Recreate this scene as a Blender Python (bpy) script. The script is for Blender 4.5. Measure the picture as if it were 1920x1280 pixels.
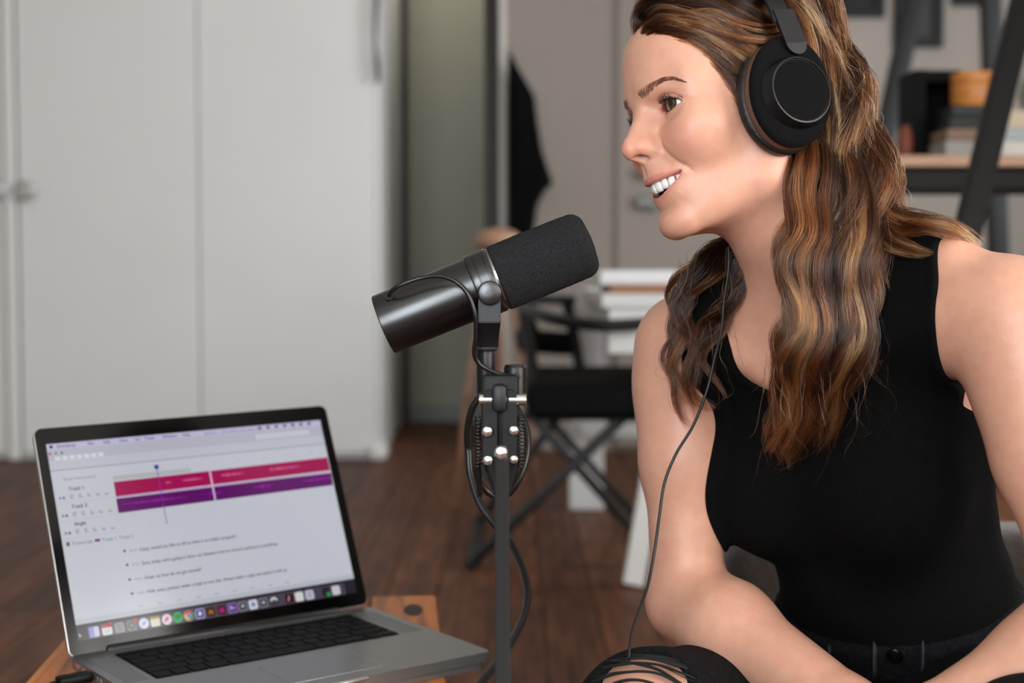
import bpy, bmesh, math, random, time
import numpy as np
from concurrent.futures import ThreadPoolExecutor
from mathutils import Vector, Matrix

T_START = time.time()
scene = bpy.context.scene
COL = scene.collection
for _o in list(bpy.data.objects):
    bpy.data.objects.remove(_o)

# ------------------------------------------------------------------ camera
FPX = 50.0 / 36.0 * 1920.0          # focal length in pixels of the 1920x1280 frame
PITCH = math.radians(3.0)           # camera looks slightly down
CAM_H = 0.85
cam_d = bpy.data.cameras.new('camera')
cam = bpy.data.objects.new('camera', cam_d)
COL.objects.link(cam)
cam.location = (0, 0, CAM_H)
cam.rotation_euler = (math.pi / 2 - PITCH, 0, 0)
cam_d.lens = 50.0
cam_d.sensor_width = 36.0
cam_d.clip_start = 0.02
cam_d.dof.use_dof = True
cam_d.dof.focus_distance = 1.24
cam_d.dof.aperture_fstop = 4.2
scene.camera = cam

# ------------------------------------------------------------------ world and light
world = bpy.data.worlds.new('overcast_sky')
scene.world = world
world.use_nodes = True
_bg = world.node_tree.nodes['Background']
_bg.inputs[0].default_value = (0.80, 0.88, 1.0, 1)
_bg.inputs[1].default_value = 0.05


def area_light(name, loc, target, sx, sy, power, color=(1, 1, 1)):
    d = bpy.data.lights.new(name, 'AREA')
    d.shape = 'RECTANGLE'
    d.size, d.size_y = sx, sy
    d.energy = power
    d.color = color
    o = bpy.data.objects.new(name, d)
    COL.objects.link(o)
    o.location = loc
    v = Vector(target) - Vector(loc)
    o.rotation_euler = v.to_track_quat('-Z', 'Y').to_euler()
    return o


# daylight entering by the windows: right wall beside the photographer, two behind; plus an added fill light far right
area_light('window_daylight', (2.84, -0.65, 1.65), (0.0, 0.55, 1.0), 1.75, 1.6, 112, (1.0, 0.97, 0.94))
area_light('rear_window_daylight', (1.35, -2.2, 1.62), (1.1, 1.0, 1.1), 1.75, 1.7, 40, (1.0, 0.98, 0.95))
area_light('rear_left_window_daylight', (-0.95, -2.2, 1.5), (-1.0, 2.0, 1.15), 1.55, 1.7, 122, (0.86, 0.94, 1.0))
area_light('closet_fill_light', (2.84, 4.3, 1.7), (-2.0, 6.0, 1.0), 1.35, 1.35, 72, (0.92, 0.96, 1.0))  # added fill at an unseen window, aimed to brighten the closet

vs = scene.view_settings
vs.view_transform = 'Standard'
vs.look = 'None'
vs.exposure = 0.0
vs.gamma = 1.0
vs.use_curve_mapping = False
scene.cycles.use_denoising = True
scene.cycles.use_adaptive_sampling = True
scene.cycles.adaptive_threshold = 0.09
scene.cycles.max_bounces = 6
scene.cycles.diffuse_bounces = 3
scene.cycles.glossy_bounces = 3
scene.cycles.transmission_bounces = 5
scene.cycles.transparent_max_bounces = 16
scene.cycles.sample_clamp_indirect = 4.0
scene.cycles.caustics_reflective = False
scene.cycles.caustics_refractive = False

# ------------------------------------------------------------------ helpers
_cp, _sp = math.cos(PITCH), math.sin(PITCH)


def P(px, py, d):
    """world point seen at photo pixel (px, py) at distance d along the view axis"""
    a = (px - 960.0) / FPX * d
    b = -(py - 640.0) / FPX * d
    return Vector((a, _cp * d + _sp * b, CAM_H - _sp * d + _cp * b))


def PZ(px, py, z):
    """world point on the horizontal plane at height z under a pixel"""
    a = (px - 960.0) / FPX
    b = -(py - 640.0) / FPX
    dz = -_sp + _cp * b
    t = (z - CAM_H) / dz
    return Vector((a * t, (_cp + _sp * b) * t, z))


def rgb(h):
    """sRGB 0-255 triple to linear"""
    out = []
    for c in h:
        c = c / 255.0
        out.append(c / 12.92 if c <= 0.04045 else ((c + 0.055) / 1.055) ** 2.4)
    return (out[0], out[1], out[2], 1.0)


MATS = {}


def mat(name, color=(128, 128, 128), rough=0.5, metal=0.0, noise=None, bump=None, spec=0.5,
        emit=None, sheen=0.0, coat=0.0, alpha=1.0, trans=0.0, stretch=(1, 1, 1)):
    """principled material; noise=(scale, amount) varies the colour, bump=(scale, strength)"""
    if name in MATS:
        return MATS[name]
    m = bpy.data.materials.new(name)
    m.use_nodes = True
    nt = m.node_tree
    b = nt.nodes['Principled BSDF']
    c = rgb(color)
    b.inputs['Base Color'].default_value = c
    b.inputs['Roughness'].default_value = rough
    b.inputs['Metallic'].default_value = metal
    b.inputs['Specular IOR Level'].default_value = spec
    b.inputs['Sheen Weight'].default_value = sheen
    b.inputs['Coat Weight'].default_value = coat
    b.inputs['Transmission Weight'].default_value = trans
    b.inputs['Alpha'].default_value = alpha
    if emit:
        b.inputs['Emission Color'].default_value = rgb(emit[0])
        b.inputs['Emission Strength'].default_value = emit[1]
    if noise or bump:
        tc = nt.nodes.new('ShaderNodeTexCoord')
        mp = nt.nodes.new('ShaderNodeMapping')
        mp.inputs['Scale'].default_value = stretch
        nt.links.new(tc.outputs['Object'], mp.inputs['Vector'])
    if noise:
        n = nt.nodes.new('ShaderNodeTexNoise')
        n.inputs['Scale'].default_value = noise[0]
        n.inputs['Detail'].default_value = 5
        nt.links.new(mp.outputs[0], n.inputs['Vector'])
        r = nt.nodes.new('ShaderNodeValToRGB')
        a = noise[1]
        r.color_ramp.elements[0].position = 0.3
        r.color_ramp.elements[1].position = 0.7
        r.color_ramp.elements[0].color = (c[0] * (1 - a), c[1] * (1 - a), c[2] * (1 - a), 1)
        r.color_ramp.elements[1].color = (min(1, c[0] * (1 + a)), min(1, c[1] * (1 + a)), min(1, c[2] * (1 + a)), 1)
        nt.links.new(n.outputs['Fac'], r.inputs['Fac'])
        nt.links.new(r.outputs['Color'], b.inputs['Base Color'])
    if bump:
        n2 = nt.nodes.new('ShaderNodeTexNoise')
        n2.inputs['Scale'].default_value = bump[0]
        n2.inputs['Detail'].default_value = 4
        nt.links.new(mp.outputs[0], n2.inputs['Vector'])
        bp = nt.nodes.new('ShaderNodeBump')
        bp.inputs['Strength'].default_value = bump[1]
        bp.inputs['Distance'].default_value = 0.002
        nt.links.new(n2.outputs['Fac'], bp.inputs['Height'])
        nt.links.new(bp.outputs['Normal'], b.inputs['Normal'])
    MATS[name] = m
    return m


def link(o, parent=None):
    COL.objects.link(o)
    if parent is not None:
        o.parent = parent
    return o


def tag(o, label=None, cat=None, group=None, kind=None):
    if label:
        o['label'] = label
    if cat:
        o['category'] = cat
    if group:
        o['group'] = group
    if kind:
        o['kind'] = kind
    return o


def empty(name, loc=(0, 0, 0), label=None, cat=None, group=None, rz=0.0):
    o = bpy.data.objects.new(name, None)
    o.empty_display_size = 0.05
    o.location = loc
    o.rotation_euler = (0, 0, rz)
    COL.objects.link(o)
    return tag(o, label, cat, group)


def bm_obj(name, bm, material, parent=None, smooth=False, loc=None, auto=None):
    me = bpy.data.meshes.new(name)
    bm.normal_update()
    bm.to_mesh(me)
    bm.free()
    if smooth:
        me.polygons.foreach_set('use_smooth', [True] * len(me.polygons))
        if auto is not None:
            try:
                me.set_sharp_from_angle(angle=math.radians(auto))
            except Exception:
                pass
    mats = material if isinstance(material, (list, tuple)) else [material]
    for m in mats:
        me.materials.append(m)
    o = bpy.data.objects.new(name, me)
    if loc is not None:
        o.location = loc
    return link(o, parent)


def box(bm, c, s, rot=None, bevel=0.0, seg=2):
    """box of size s about c; rot is a 3x3 Matrix"""
    r = bmesh.ops.create_cube(bm, size=1.0)
    vs_ = r['verts']
    M = Matrix.Diagonal((s[0], s[1], s[2], 1))
    if rot is not None:
        M = rot.to_4x4() @ M
    M = Matrix.Translation(c) @ M
    bmesh.ops.transform(bm, matrix=M, verts=vs_)
    if bevel > 0:
        es = list({e for v in vs_ for e in v.link_edges})
        bmesh.ops.bevel(bm, geom=es, offset=bevel, segments=seg, profile=0.5, affect='EDGES')
    return vs_


def box2(bm, x0, x1, y0, y1, z0, z1, bevel=0.0, seg=2):
    return box(bm, ((x0 + x1) / 2, (y0 + y1) / 2, (z0 + z1) / 2), (abs(x1 - x0), abs(y1 - y0), abs(z1 - z0)), None, bevel, seg)


def frame_from(a, b, up=Vector((0, 0, 1))):
    d = (Vector(b) - Vector(a)).normalized()
    if abs(d.dot(up)) > 0.98:
        up = Vector((0, 1, 0)) if abs(d.y) < 0.9 else Vector((1, 0, 0))
    x = up.cross(d).normalized()
    y = d.cross(x).normalized()
    return Matrix((x, y, d)).transposed()


def lathe(bm, prof, origin, axis, seg=32, cap=True):
    """revolve [(dist along axis, radius)] about the axis through origin"""
    M = frame_from((0, 0, 0), axis)
    rings = []
    for (h, r) in prof:
        ring = []
        for k in range(seg):
            a = 2 * math.pi * k / seg
            ring.append(bm.verts.new(Vector(origin) + M @ Vector((r * math.cos(a), r * math.sin(a), h))))
        rings.append(ring)
    for i in range(len(rings) - 1):
        for k in range(seg):
            k2 = (k + 1) % seg
            bm.faces.new((rings[i][k], rings[i][k2], rings[i + 1][k2], rings[i + 1][k]))
    if cap:
        bm.faces.new(list(reversed(rings[0])))
        bm.faces.new(rings[-1])
    return rings


def smooth_path(pts, n=8):
    """Catmull-Rom through pts (any dimension)"""
    A = np.array([list(p) for p in pts], float)
    if len(A) < 3:
        t = np.linspace(0, 1, n + 1)[:, None]
        return A[0] * (1 - t) + A[-1] * t
    Q = np.vstack([2 * A[0] - A[1], A, 2 * A[-1] - A[-2]])
    out = []
    for i in range(1, len(Q) - 2):
        p0, p1, p2, p3 = Q[i - 1], Q[i], Q[i + 1], Q[i + 2]
        for k in range(n):
            t = k / n
            out.append(0.5 * ((2 * p1) + (-p0 + p2) * t + (2 * p0 - 5 * p1 + 4 * p2 - p3) * t * t + (-p0 + 3 * p1 - 3 * p2 + p3) * t ** 3))
    out.append(A[-1])
    return np.array(out)


def tube(bm, pts, r, seg=10, cap=True, flat=1.0, up=None):
    """sweep a circle (or ellipse: flat) along pts; r is a number or a list"""
    pts = [Vector(p[:3]) for p in pts]
    n = len(pts)
    rr = [r] * n if isinstance(r, (int, float)) else list(r)
    t0 = (pts[1] - pts[0]).normalized()
    u = Vector(up) if up is not None else (Vector((0, 0, 1)) if abs(t0.z) < 0.9 else Vector((1, 0, 0)))
    x = u.cross(t0).normalized()
    rings = []
    for i in range(n):
        t = (pts[min(i + 1, n - 1)] - pts[max(i - 1, 0)]).normalized()
        x = (x - t * x.dot(t)).normalized()
        y = t.cross(x)
        ring = []
        for k in range(seg):
            a = 2 * math.pi * k / seg
            ring.append(bm.verts.new(pts[i] + x * (rr[i] * math.cos(a)) + y * (rr[i] * flat * math.sin(a))))
        rings.append(ring)
    for i in range(n - 1):
        for k in range(seg):
            k2 = (k + 1) % seg
            bm.faces.new((rings[i][k], rings[i][k2], rings[i + 1][k2], rings[i + 1][k]))
    if cap:
        bm.faces.new(list(reversed(rings[0])))
        bm.faces.new(rings[-1])


def bar(bm, a, b, w, h, up=Vector((0, 0, 1)), bevel=0.0):
    """rectangular bar from a to b"""
    a, b = Vector(a), Vector(b)
    M = frame_from(a, b, up)
    return box(bm, (a + b) / 2, (w, h, (b - a).length), M, bevel)


def sphere(bm, c, r, seg=24, rings=16, scale=(1, 1, 1), rot=None):
    res = bmesh.ops.create_uvsphere(bm, u_segments=seg, v_segments=rings, radius=r)
    M = Matrix.Diagonal((scale[0], scale[1], scale[2], 1))
    if rot is not None:
        M = rot.to_4x4() @ M
    bmesh.ops.transform(bm, matrix=Matrix.Translation(c) @ M, verts=res['verts'])
    return res['verts']


def prism(bm, poly, z0, z1, M=None):
    """extrude the 2-D polygon poly between z0 and z1; M is a 4x4"""
    M = M or Matrix.Identity(4)
    a = [bm.verts.new(M @ Vector((p[0], p[1], z0))) for p in poly]
    b = [bm.verts.new(M @ Vector((p[0], p[1], z1))) for p in poly]
    n = len(poly)
    bm.faces.new(list(reversed(a)))
    bm.faces.new(b)
    for i in range(n):
        j = (i + 1) % n
        bm.faces.new((a[i], a[j], b[j], b[i]))


def rrect(x0, x1, y0, y1, r, seg=5):
    out = []
    for (cx, cy, a0) in ((x1 - r, y1 - r, 0), (x0 + r, y1 - r, 90), (x0 + r, y0 + r, 180), (x1 - r, y0 + r, 270)):
        for k in range(seg + 1):
            a = math.radians(a0 + 90.0 * k / seg)
            out.append((cx + r * math.cos(a), cy + r * math.sin(a)))
    return out

# ------------------------------------------------------------------ the room
def XD(px, d):
    return (px - 960.0) / FPX * d


def ZD(py, y):
    """height of the point seen at image row py (centre column) at world distance y"""
    b = -(py - 640.0) / FPX
    return CAM_H + y * (-_sp + _cp * b) / (_cp + _sp * b)


def struct(name, bm, m, parent=None, smooth=False):
    o = bm_obj(name, bm, m, parent, smooth)
    if parent is None:
        o['kind'] = 'structure'
    return o


WALL_M = mat('wall_paint', (152, 143, 134), rough=0.85, noise=(3, 0.03), bump=(180, 0.08))
CORR_M = mat('corridor_paint', (176, 175, 160), rough=0.85, noise=(3, 0.03))
CLOSET_M = mat('closet_paint', (238, 238, 235), rough=0.55, noise=(2, 0.02), bump=(140, 0.05))
CEIL_M = mat('ceiling_paint', (232, 228, 220), rough=0.9)
DARKWOOD_M = mat('dark_stained_wood', (40, 28, 22), rough=0.5, noise=(20, 0.4), stretch=(8, 8, 1))

XL, XR, YB, YF, ZC = -3.3, 2.9, -2.3, 8.0, 2.75
Y_CL, Y_CO, Y_WL = 6.24, 7.80, 6.60

# floor: dark boards laid one by one over a subfloor
bm = bmesh.new()
box2(bm, XL - 0.1, XR + 0.1, YB - 0.1, YF + 0.1, -0.08, -0.012)
floor = struct('floor', bm, mat('subfloor', (16, 10, 7), rough=0.9))


def board_material():
    m = bpy.data.materials.new('floor_boards')
    m.use_nodes = True
    nt = m.node_tree
    b = nt.nodes['Principled BSDF']
    oi = nt.nodes.new('ShaderNodeObjectInfo')
    tc = nt.nodes.new('ShaderNodeTexCoord')
    mp = nt.nodes.new('ShaderNodeMapping')
    mp.inputs['Scale'].default_value = (14, 1.1, 1)
    nt.links.new(tc.outputs['Object'], mp.inputs['Vector'])
    ad = nt.nodes.new('ShaderNodeVectorMath')
    ad.operation = 'ADD'
    nt.links.new(mp.outputs[0], ad.inputs[0])
    nt.links.new(oi.outputs['Location'], ad.inputs[1])
    n = nt.nodes.new('ShaderNodeTexNoise')
    n.inputs['Scale'].default_value = 3.0
    n.inputs['Detail'].default_value = 6
    nt.links.new(ad.outputs[0], n.inputs['Vector'])
    r = nt.nodes.new('ShaderNodeValToRGB')
    r.color_ramp.elements[0].position = 0.3
    r.color_ramp.elements[0].color = rgb((58, 33, 20))
    r.color_ramp.elements[1].position = 0.75
    r.color_ramp.elements[1].color = rgb((128, 78, 50))
    nt.links.new(n.outputs['Fac'], r.inputs['Fac'])
    hv = nt.nodes.new('ShaderNodeHueSaturation')
    mr = nt.nodes.new('ShaderNodeMapRange')
    mr.inputs['To Min'].default_value = 0.65
    mr.inputs['To Max'].default_value = 1.25
    nt.links.new(oi.outputs['Random'], mr.inputs['Value'])
    nt.links.new(mr.outputs[0], hv.inputs['Value'])
    nt.links.new(r.outputs['Color'], hv.inputs['Color'])
    nt.links.new(hv.outputs['Color'], b.inputs['Base Color'])
    b.inputs['Roughness'].default_value = 0.55
    b.inputs['Specular IOR Level'].default_value = 0.3
    return m


BOARD_M = board_material()
board_mesh = {}
_r = random.Random(4)
_bw = 0.135
n_boards = 0
x = XL
while x < XR - 0.02:
    y = YB + 0.05 - _r.uniform(0, 1.6)
    while y < YF:
        L_ = 2.4
        y0, y1 = max(y, YB), min(y + L_, YF)
        if y1 - y0 > 0.05:
            key = round(y1 - y0, 2)
            if key not in board_mesh:
                b_ = bmesh.new()
                box(b_, (0, 0, -0.006), (_bw - 0.003, key - 0.003, 0.012), None, 0.0015, 1)
                me = bpy.data.meshes.new('floor_board')
                b_.to_mesh(me)
                b_.free()
                me.materials.append(BOARD_M)
                board_mesh[key] = me
            o = bpy.data.objects.new('floor_board', board_mesh[key])
            o.location = (x + _bw / 2, (y0 + y1) / 2, 0)
            link(o, floor)
            n_boards += 1
        y += L_
    x += _bw

# ceiling and outer walls (rear wall and right wall carry the windows the daylight comes through)
bm = bmesh.new()
box2(bm, XL - 0.1, XR + 0.1, YB - 0.1, YF + 0.1, ZC, ZC + 0.1)
struct('ceiling', bm, CEIL_M)
bm = bmesh.new()
box2(bm, XL - 0.1, XL, YB, YF, 0, ZC)
struct('wall_left', bm, WALL_M)
# right wall around a window at y 3.6..5.0, z 1.0..2.4
bm = bmesh.new()
box2(bm, XR, XR + 0.1, YB, -1.6, 0, ZC)
box2(bm, XR, XR + 0.1, 0.3, 3.6, 0, ZC)
box2(bm, XR, XR + 0.1, -1.6, 0.3, 0, 0.75)
box2(bm, XR, XR + 0.1, -1.6, 0.3, 2.5, ZC)
box2(bm, XR, XR + 0.1, 5.0, YF, 0, ZC)
box2(bm, XR, XR + 0.1, 3.6, 5.0, 0, 1.0)
box2(bm, XR, XR + 0.1, 3.6, 5.0, 2.4, ZC)
struct('wall_right', bm, WALL_M)
# rear wall, behind the photographer, with two windows
bm = bmesh.new()
WINS = ((-1.75, -0.15), (0.45, 2.25))
xs_ = [XL, WINS[0][0], WINS[0][1], WINS[1][0], WINS[1][1], XR]
box2(bm, xs_[0], xs_[1], YB - 0.1, YB, 0, ZC)
box2(bm, xs_[2], xs_[3], YB - 0.1, YB, 0, ZC)
box2(bm, xs_[4], xs_[5], YB - 0.1, YB, 0, ZC)
for (a, b) in WINS:
    box2(bm, a, b, YB - 0.1, YB, 0, 0.75)
    box2(bm, a, b, YB - 0.1, YB, 2.5, ZC)
struct('wall_rear', bm, WALL_M)
FRAME_M = mat('window_frame_paint', (228, 226, 222), rough=0.5)
for wi, (a, b) in enumerate(WINS):
    bm = bmesh.new()
    for xx in (a + 0.03, (a + b) / 2, b - 0.03):
        box2(bm, xx - 0.03, xx + 0.03, YB - 0.09, YB - 0.02, 0.75, 2.5)
    for zz in (0.78, 1.62, 2.47):
        box2(bm, a, b, YB - 0.09, YB - 0.02, zz - 0.03, zz + 0.03)
    struct('window_%d' % (wi + 1), bm, FRAME_M)
bm = bmesh.new()
for yy in (3.63, 4.3, 4.97):
    box2(bm, XR + 0.02, XR + 0.09, yy - 0.03, yy + 0.03, 1.0, 2.4)
for zz in (1.03, 1.7, 2.37):
    box2(bm, XR + 0.02, XR + 0.09, 3.6, 5.0, zz - 0.03, zz + 0.03)
struct('window_3', bm, FRAME_M)
bm = bmesh.new()
for yy in (-1.57, -0.65, 0.27):
    box2(bm, XR + 0.02, XR + 0.09, yy - 0.03, yy + 0.03, 0.75, 2.5)
for zz in (0.78, 1.62, 2.47):
    box2(bm, XR + 0.02, XR + 0.09, -1.6, 0.3, zz - 0.03, zz + 0.03)
struct('window_4', bm, FRAME_M)

# far walls
bm = bmesh.new()
box2(bm, XL, XR, Y_CO, Y_CO + 0.1, 0, ZC)
struct('wall_corridor', bm, CORR_M)
bm = bmesh.new()
box2(bm, XD(948, Y_WL), XR, Y_WL, Y_WL + 0.12, 0, ZC)
wall_far = struct('wall_far', bm, WALL_M)
bm = bmesh.new()
box2(bm, XD(937, Y_WL), XD(949, Y_WL), Y_WL - 0.02, Y_WL + 0.14, 0, ZC, 0.004)
struct('trim_1', bm, mat('trim_paint', (206, 200, 194), rough=0.5))
# dark door casing between corridor and far wall
bm = bmesh.new()
box2(bm, XD(909, 6.75), XD(934, 6.75), 6.68, 6.80, 0, 2.55, 0.008)
box2(bm, XD(909, 6.75), XD(920, 6.75), 6.655, 6.68, 0, 2.55, 0.006)
struct('trim_2', bm, DARKWOOD_M)
bm = bmesh.new()
box2(bm, XD(745, 7.7), XD(765, 7.7), 7.66, 7.78, 0, 2.6, 0.006)
struct('trim_3', bm, mat('black_casing', (14, 13, 13), rough=0.5))

# closet with flush doors and clear knobs
bm = bmesh.new()
box2(bm, XL, XD(706, Y_CL), Y_CL + 0.05, Y_CO, 0, ZC)
struct('wall_closet', bm, CLOSET_M)
KNOB_M = mat('clear_glass_knob', (236, 240, 242), rough=0.12, spec=0.8, metal=0.75)
CHROME_M = mat('chrome', (190, 192, 195), rough=0.15, metal=1.0)


def knob(loc, parent, r=0.026, glass=None):
    bm = bmesh.new()
    lathe(bm, [(0, r * 0.55), (0.006, r * 0.55), (0.008, r * 0.3), (0.02, r * 0.3)], loc, (0, -1, 0), 20)
    bm_obj('rose', bm, glass or CHROME_M, parent, smooth=True, auto=40)
    bm = bmesh.new()
    lathe(bm, [(0.018, r * 0.4), (0.022, r * 0.85), (0.032, r), (0.042, r * 0.9), (0.048, r * 0.6), (0.05, r * 0.2)], loc, (0, -1, 0), 12)
    bm_obj('knob', bm, glass or KNOB_M, parent)


edges = [(-3.28, XD(8, Y_CL)), (XD(38, Y_CL), XD(372.5, Y_CL)), (XD(374.5, Y_CL), XD(704, Y_CL))]
for i, (a, b) in enumerate(edges):
    bm = bmesh.new()
    box2(bm, a, b, Y_CL + 0.004, Y_CL + 0.048, 0.028, 2.5, 0.006, 2)
    d_ = struct('door_%d' % (i + 1), bm, CLOSET_M)
    d_['label'] = ('white closet door cut by the left frame edge', 'white closet door with a clear knob', 'plain white closet door beside the corridor')[i]
    if i < 2:
        px = (1, 55)[i]
        knob((XD(px, Y_CL), Y_CL + 0.004, ZD(358, Y_CL)), d_, 0.05)
bm = bmesh.new()
box2(bm, XD(12, Y_CL), XD(33, Y_CL), Y_CL - 0.012, Y_CL + 0.05, 0.0, 2.5, 0.008, 2)
box2(bm, XD(704, Y_CL), XD(714, Y_CL), Y_CL + 0.0, Y_CL + 0.12, 0.0, ZC, 0.006, 2)
struct('trim_4', bm, CLOSET_M)
bm = bmesh.new()
box2(bm, XD(690, Y_CL), XD(724, Y_CL), Y_CL - 0.03, Y_CL + 0.12, 0.0, 0.07, 0.02, 2)
struct('baseboard_closet', bm, CLOSET_M)
bm = bmesh.new()
box2(bm, XD(720, Y_CO), XD(905, Y_CO), Y_CO - 0.016, Y_CO, 0.0, 0.09, 0.004)
struct('baseboard_corridor', bm, mat('corridor_base_paint', (150, 152, 146), rough=0.6))
# flush door with glass knobs in the far wall
bm = bmesh.new()
box2(bm, XD(1155, Y_WL), XD(1480, Y_WL), Y_WL - 0.025, Y_WL, 0.02, 2.4, 0.006)
d4 = struct('door_4', bm, WALL_M)
d4['label'] = 'greige flush door with clear knobs'
for (px, py) in ((1203, 379), (1222, 381), (1207, 324)):
    knob((XD(px, Y_WL), Y_WL - 0.025, ZD(py, Y_WL)), d4, 0.036, mat('smoky_glass_knob', (150, 150, 146), rough=0.15, trans=0.35))

# unseen ceiling lamp, added to brighten the corridor
lamp = empty('corridor_fill_lamp', (-0.35, 7.2, ZC), 'unseen round lamp added to brighten the corridor', 'lamp')
bm = bmesh.new()
lathe(bm, [(0, 0.13), (0.02, 0.13), (0.025, 0.12)], (0, 0, -0.026), (0, 0, 1), 28)
bm_obj('fill_lamp_base', bm, mat('fill_lamp_white', (220, 220, 216), rough=0.5), lamp, smooth=True, auto=40)
bm = bmesh.new()
sphere(bm, (0, 0, -0.03), 0.11, 24, 12, (1, 1, 0.5))
bm_obj('fill_lamp_shade', bm, mat('fill_lamp_glow', (240, 236, 226), rough=0.6, emit=((255, 246, 230), 22.0)), lamp, smooth=True)

# ------------------------------------------------------------------ microphone on its stand
MD = 1.25
MPX = MD / FPX                                    # metres per pixel at the microphone


def build_mic():
    A = P(718, 609, MD)
    Bv = P(1108, 452, MD)
    ax = (Bv - A).normalized()
    root = empty('microphone', P(912, 656, MD), 'black broadcast microphone with grey foam windscreen in front of the woman', 'microphone')
    inv = Matrix.Translation(-P(912, 656, MD))
    body_m = mat('mic_satin_black', (9, 9, 10), rough=0.28, noise=(60, 0.2), bump=(4000, 0.04), spec=0.85)
    dark = mat('mic_matt_black', (7, 7, 7), rough=0.5)
    foam_m = mat('mic_foam', (40, 40, 42), rough=0.95, noise=(1500, 0.9), bump=(2600, 0.8), spec=0.15)
    ring_m = mat('mic_ring_metal', (150, 150, 150), rough=0.25, metal=1.0)
    stem_m = mat('mic_stem_black', (8, 8, 9), rough=0.42, spec=0.45)
    bracket_m = mat('mic_bracket', (20, 20, 22), rough=0.45, metal=0.2)

    def part(name, prof, m, seg=72, parent=None, auto=35):
        bm = bmesh.new()
        lathe(bm, [(h * MPX, r * MPX) for (h, r) in prof], inv @ A, ax, seg)
        return bm_obj(name, bm, m, parent or root, smooth=True, auto=auto)
    part('body', [(1, 54), (0, 55.5), (1, 57), (3, 57.5), (120, 58), (186, 58.2), (187, 56)], body_m)
    part('end_plate', [(-0.3, 20), (0.4, 54.5), (1.2, 54.5)], dark)
    part('collar', [(186, 57), (187, 61.5), (189, 62.4), (200, 62.4), (200.6, 61.6), (202, 61.6), (202.6, 62.4), (218, 62.4), (218.6, 61.8), (220, 61.8), (220.6, 62.4), (227, 62.4), (229, 61)], body_m)
    part('trim_ring', [(228.5, 58), (229, 60.5), (233, 60.5), (233.5, 57)], ring_m)
    # foam windscreen: a rounded cylinder with a cellular surface
    prof = [(232, 56), (232.5, 60), (235, 62.3)]
    for k in range(1, 46):
        prof.append((235 + 158 * k / 45, 62.6 + 0.8 * math.sin(math.pi * k / 45)))
    for k in range(1, 15):
        a = math.pi / 2 * k / 14
        prof.append((393 + 26 * math.sin(a), 62.6 - 24 * (1 - math.cos(a))))
    for k in range(1, 12):
        prof.append((419 + 3.5 * math.sin(math.pi / 2 * k / 11), 38.6 * (1 - k / 11.2)))
    bm = bmesh.new()
    lathe(bm, [(h * MPX, r * MPX) for (h, r) in prof], inv @ A, ax, 150)
    rr = random.Random(8)
    bm.normal_update()
    for v in bm.verts:
        v.co += v.normal * rr.gauss(0, 0.00012)
    bm_obj('foam_windscreen', bm, foam_m, root, smooth=True)
    # yoke
    near, far = -0.0335, 0.0335
    for (dy, nm) in ((near, 1), (far, 0)):
        bm = bmesh.new()
        pts = [(918, 545, MD + dy), (918, 575, MD + dy), (917, 604, MD + dy), (914, 632, MD + dy * 0.55), (912, 652, MD + dy * 0.42)]
        W_ = [20, 20.5, 21, 21, 22]
        prev = None
        sec = []
        for (p, w) in zip(pts, W_):
            c = inv @ P(*p)
            hw = w * MPX
            th = 0.0018
            sec.append([bm.verts.new(c + Vector((sx * hw, sy * th, 0))) for (sx, sy) in ((-1, -1), (1, -1), (1, 1), (-1, 1))])
        for i in range(len(sec) - 1):
            for k in range(4):
                k2 = (k + 1) % 4
                bm.faces.new((sec[i][k2], sec[i][k], sec[i + 1][k], sec[i + 1][k2]))
        bm.faces.new(sec[0])
        bm.faces.new(list(reversed(sec[-1])))
        bmesh.ops.recalc_face_normals(bm, faces=bm.faces[:])
        bmesh.ops.bevel(bm, geom=bm.edges[:], offset=0.0006, segments=2, affect='EDGES')
        arm = bm_obj('yoke_arm', bm, bracket_m, root, smooth=True, auto=30)
        bm = bmesh.new()
        s_ = -1 if nm else 1
        lathe(bm, [(-0.002, 0.006), (0.002, 0.0085), (0.0024, 0.0102), (0.007, 0.0104), (0.0082, 0.0098), (0.0088, 0.0085), (0.009, 0.002)], inv @ P(918, 549, MD + dy), (0, s_, 0), 40)
        bm_obj('yoke_knob', bm, body_m, arm, smooth=True, auto=35)
    bm = bmesh.new()
    c = inv @ P(913, 650, MD)
    box(bm, c, (40 * MPX, 0.032, 12 * MPX), None, 0.0015)
    bm_obj('yoke_base', bm, dark, root, smooth=True, auto=30)
    bm = bmesh.new()
    lathe(bm, [(0, 0.0078), (0.001, 0.0082), (0.045, 0.0082), (0.046, 0.0078)], inv @ P(911, 740, MD), (0, 0, 1), 28)
    bm_obj('stem', bm, stem_m, root, smooth=True, auto=35)
    # plug housing beside the stem
    bm = bmesh.new()
    lathe(bm, [(0, 0.0100), (0.030, 0.0100), (0.0312, 0.0096), (0.033, 0.0086), (0.0334, 0.004)], inv @ P(966, 754, MD - 0.006), (0, 0, 1), 32)
    plug = bm_obj('plug_housing', bm, stem_m, root, smooth=True, auto=35)
    bm = bmesh.new()
    lathe(bm, [(0, 0.0028), (0.0028, 0.0036), (0.0034, 0.0034)], inv @ P(968, 706, MD - 0.0155), (0, -1, 0), 20)
    bm_obj('grommet', bm, dark, plug, smooth=True, auto=35)
    bm = bmesh.new()
    box(bm, inv @ P(938, 725, MD - 0.002), (0.022, 0.008, 0.010), None, 0.001)
    bm_obj('plug_bracket', bm, bracket_m, root)
    bm = bmesh.new()
    lathe(bm, [(0, 0.0030), (0.0016, 0.0042), (0.0022, 0.0040)], inv @ P(729, 557, MD - 0.0185), Vector((0.1, -0.85, 0.5)), 20)
    bm_obj('grommet', bm, dark, root, smooth=True, auto=35)
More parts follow.
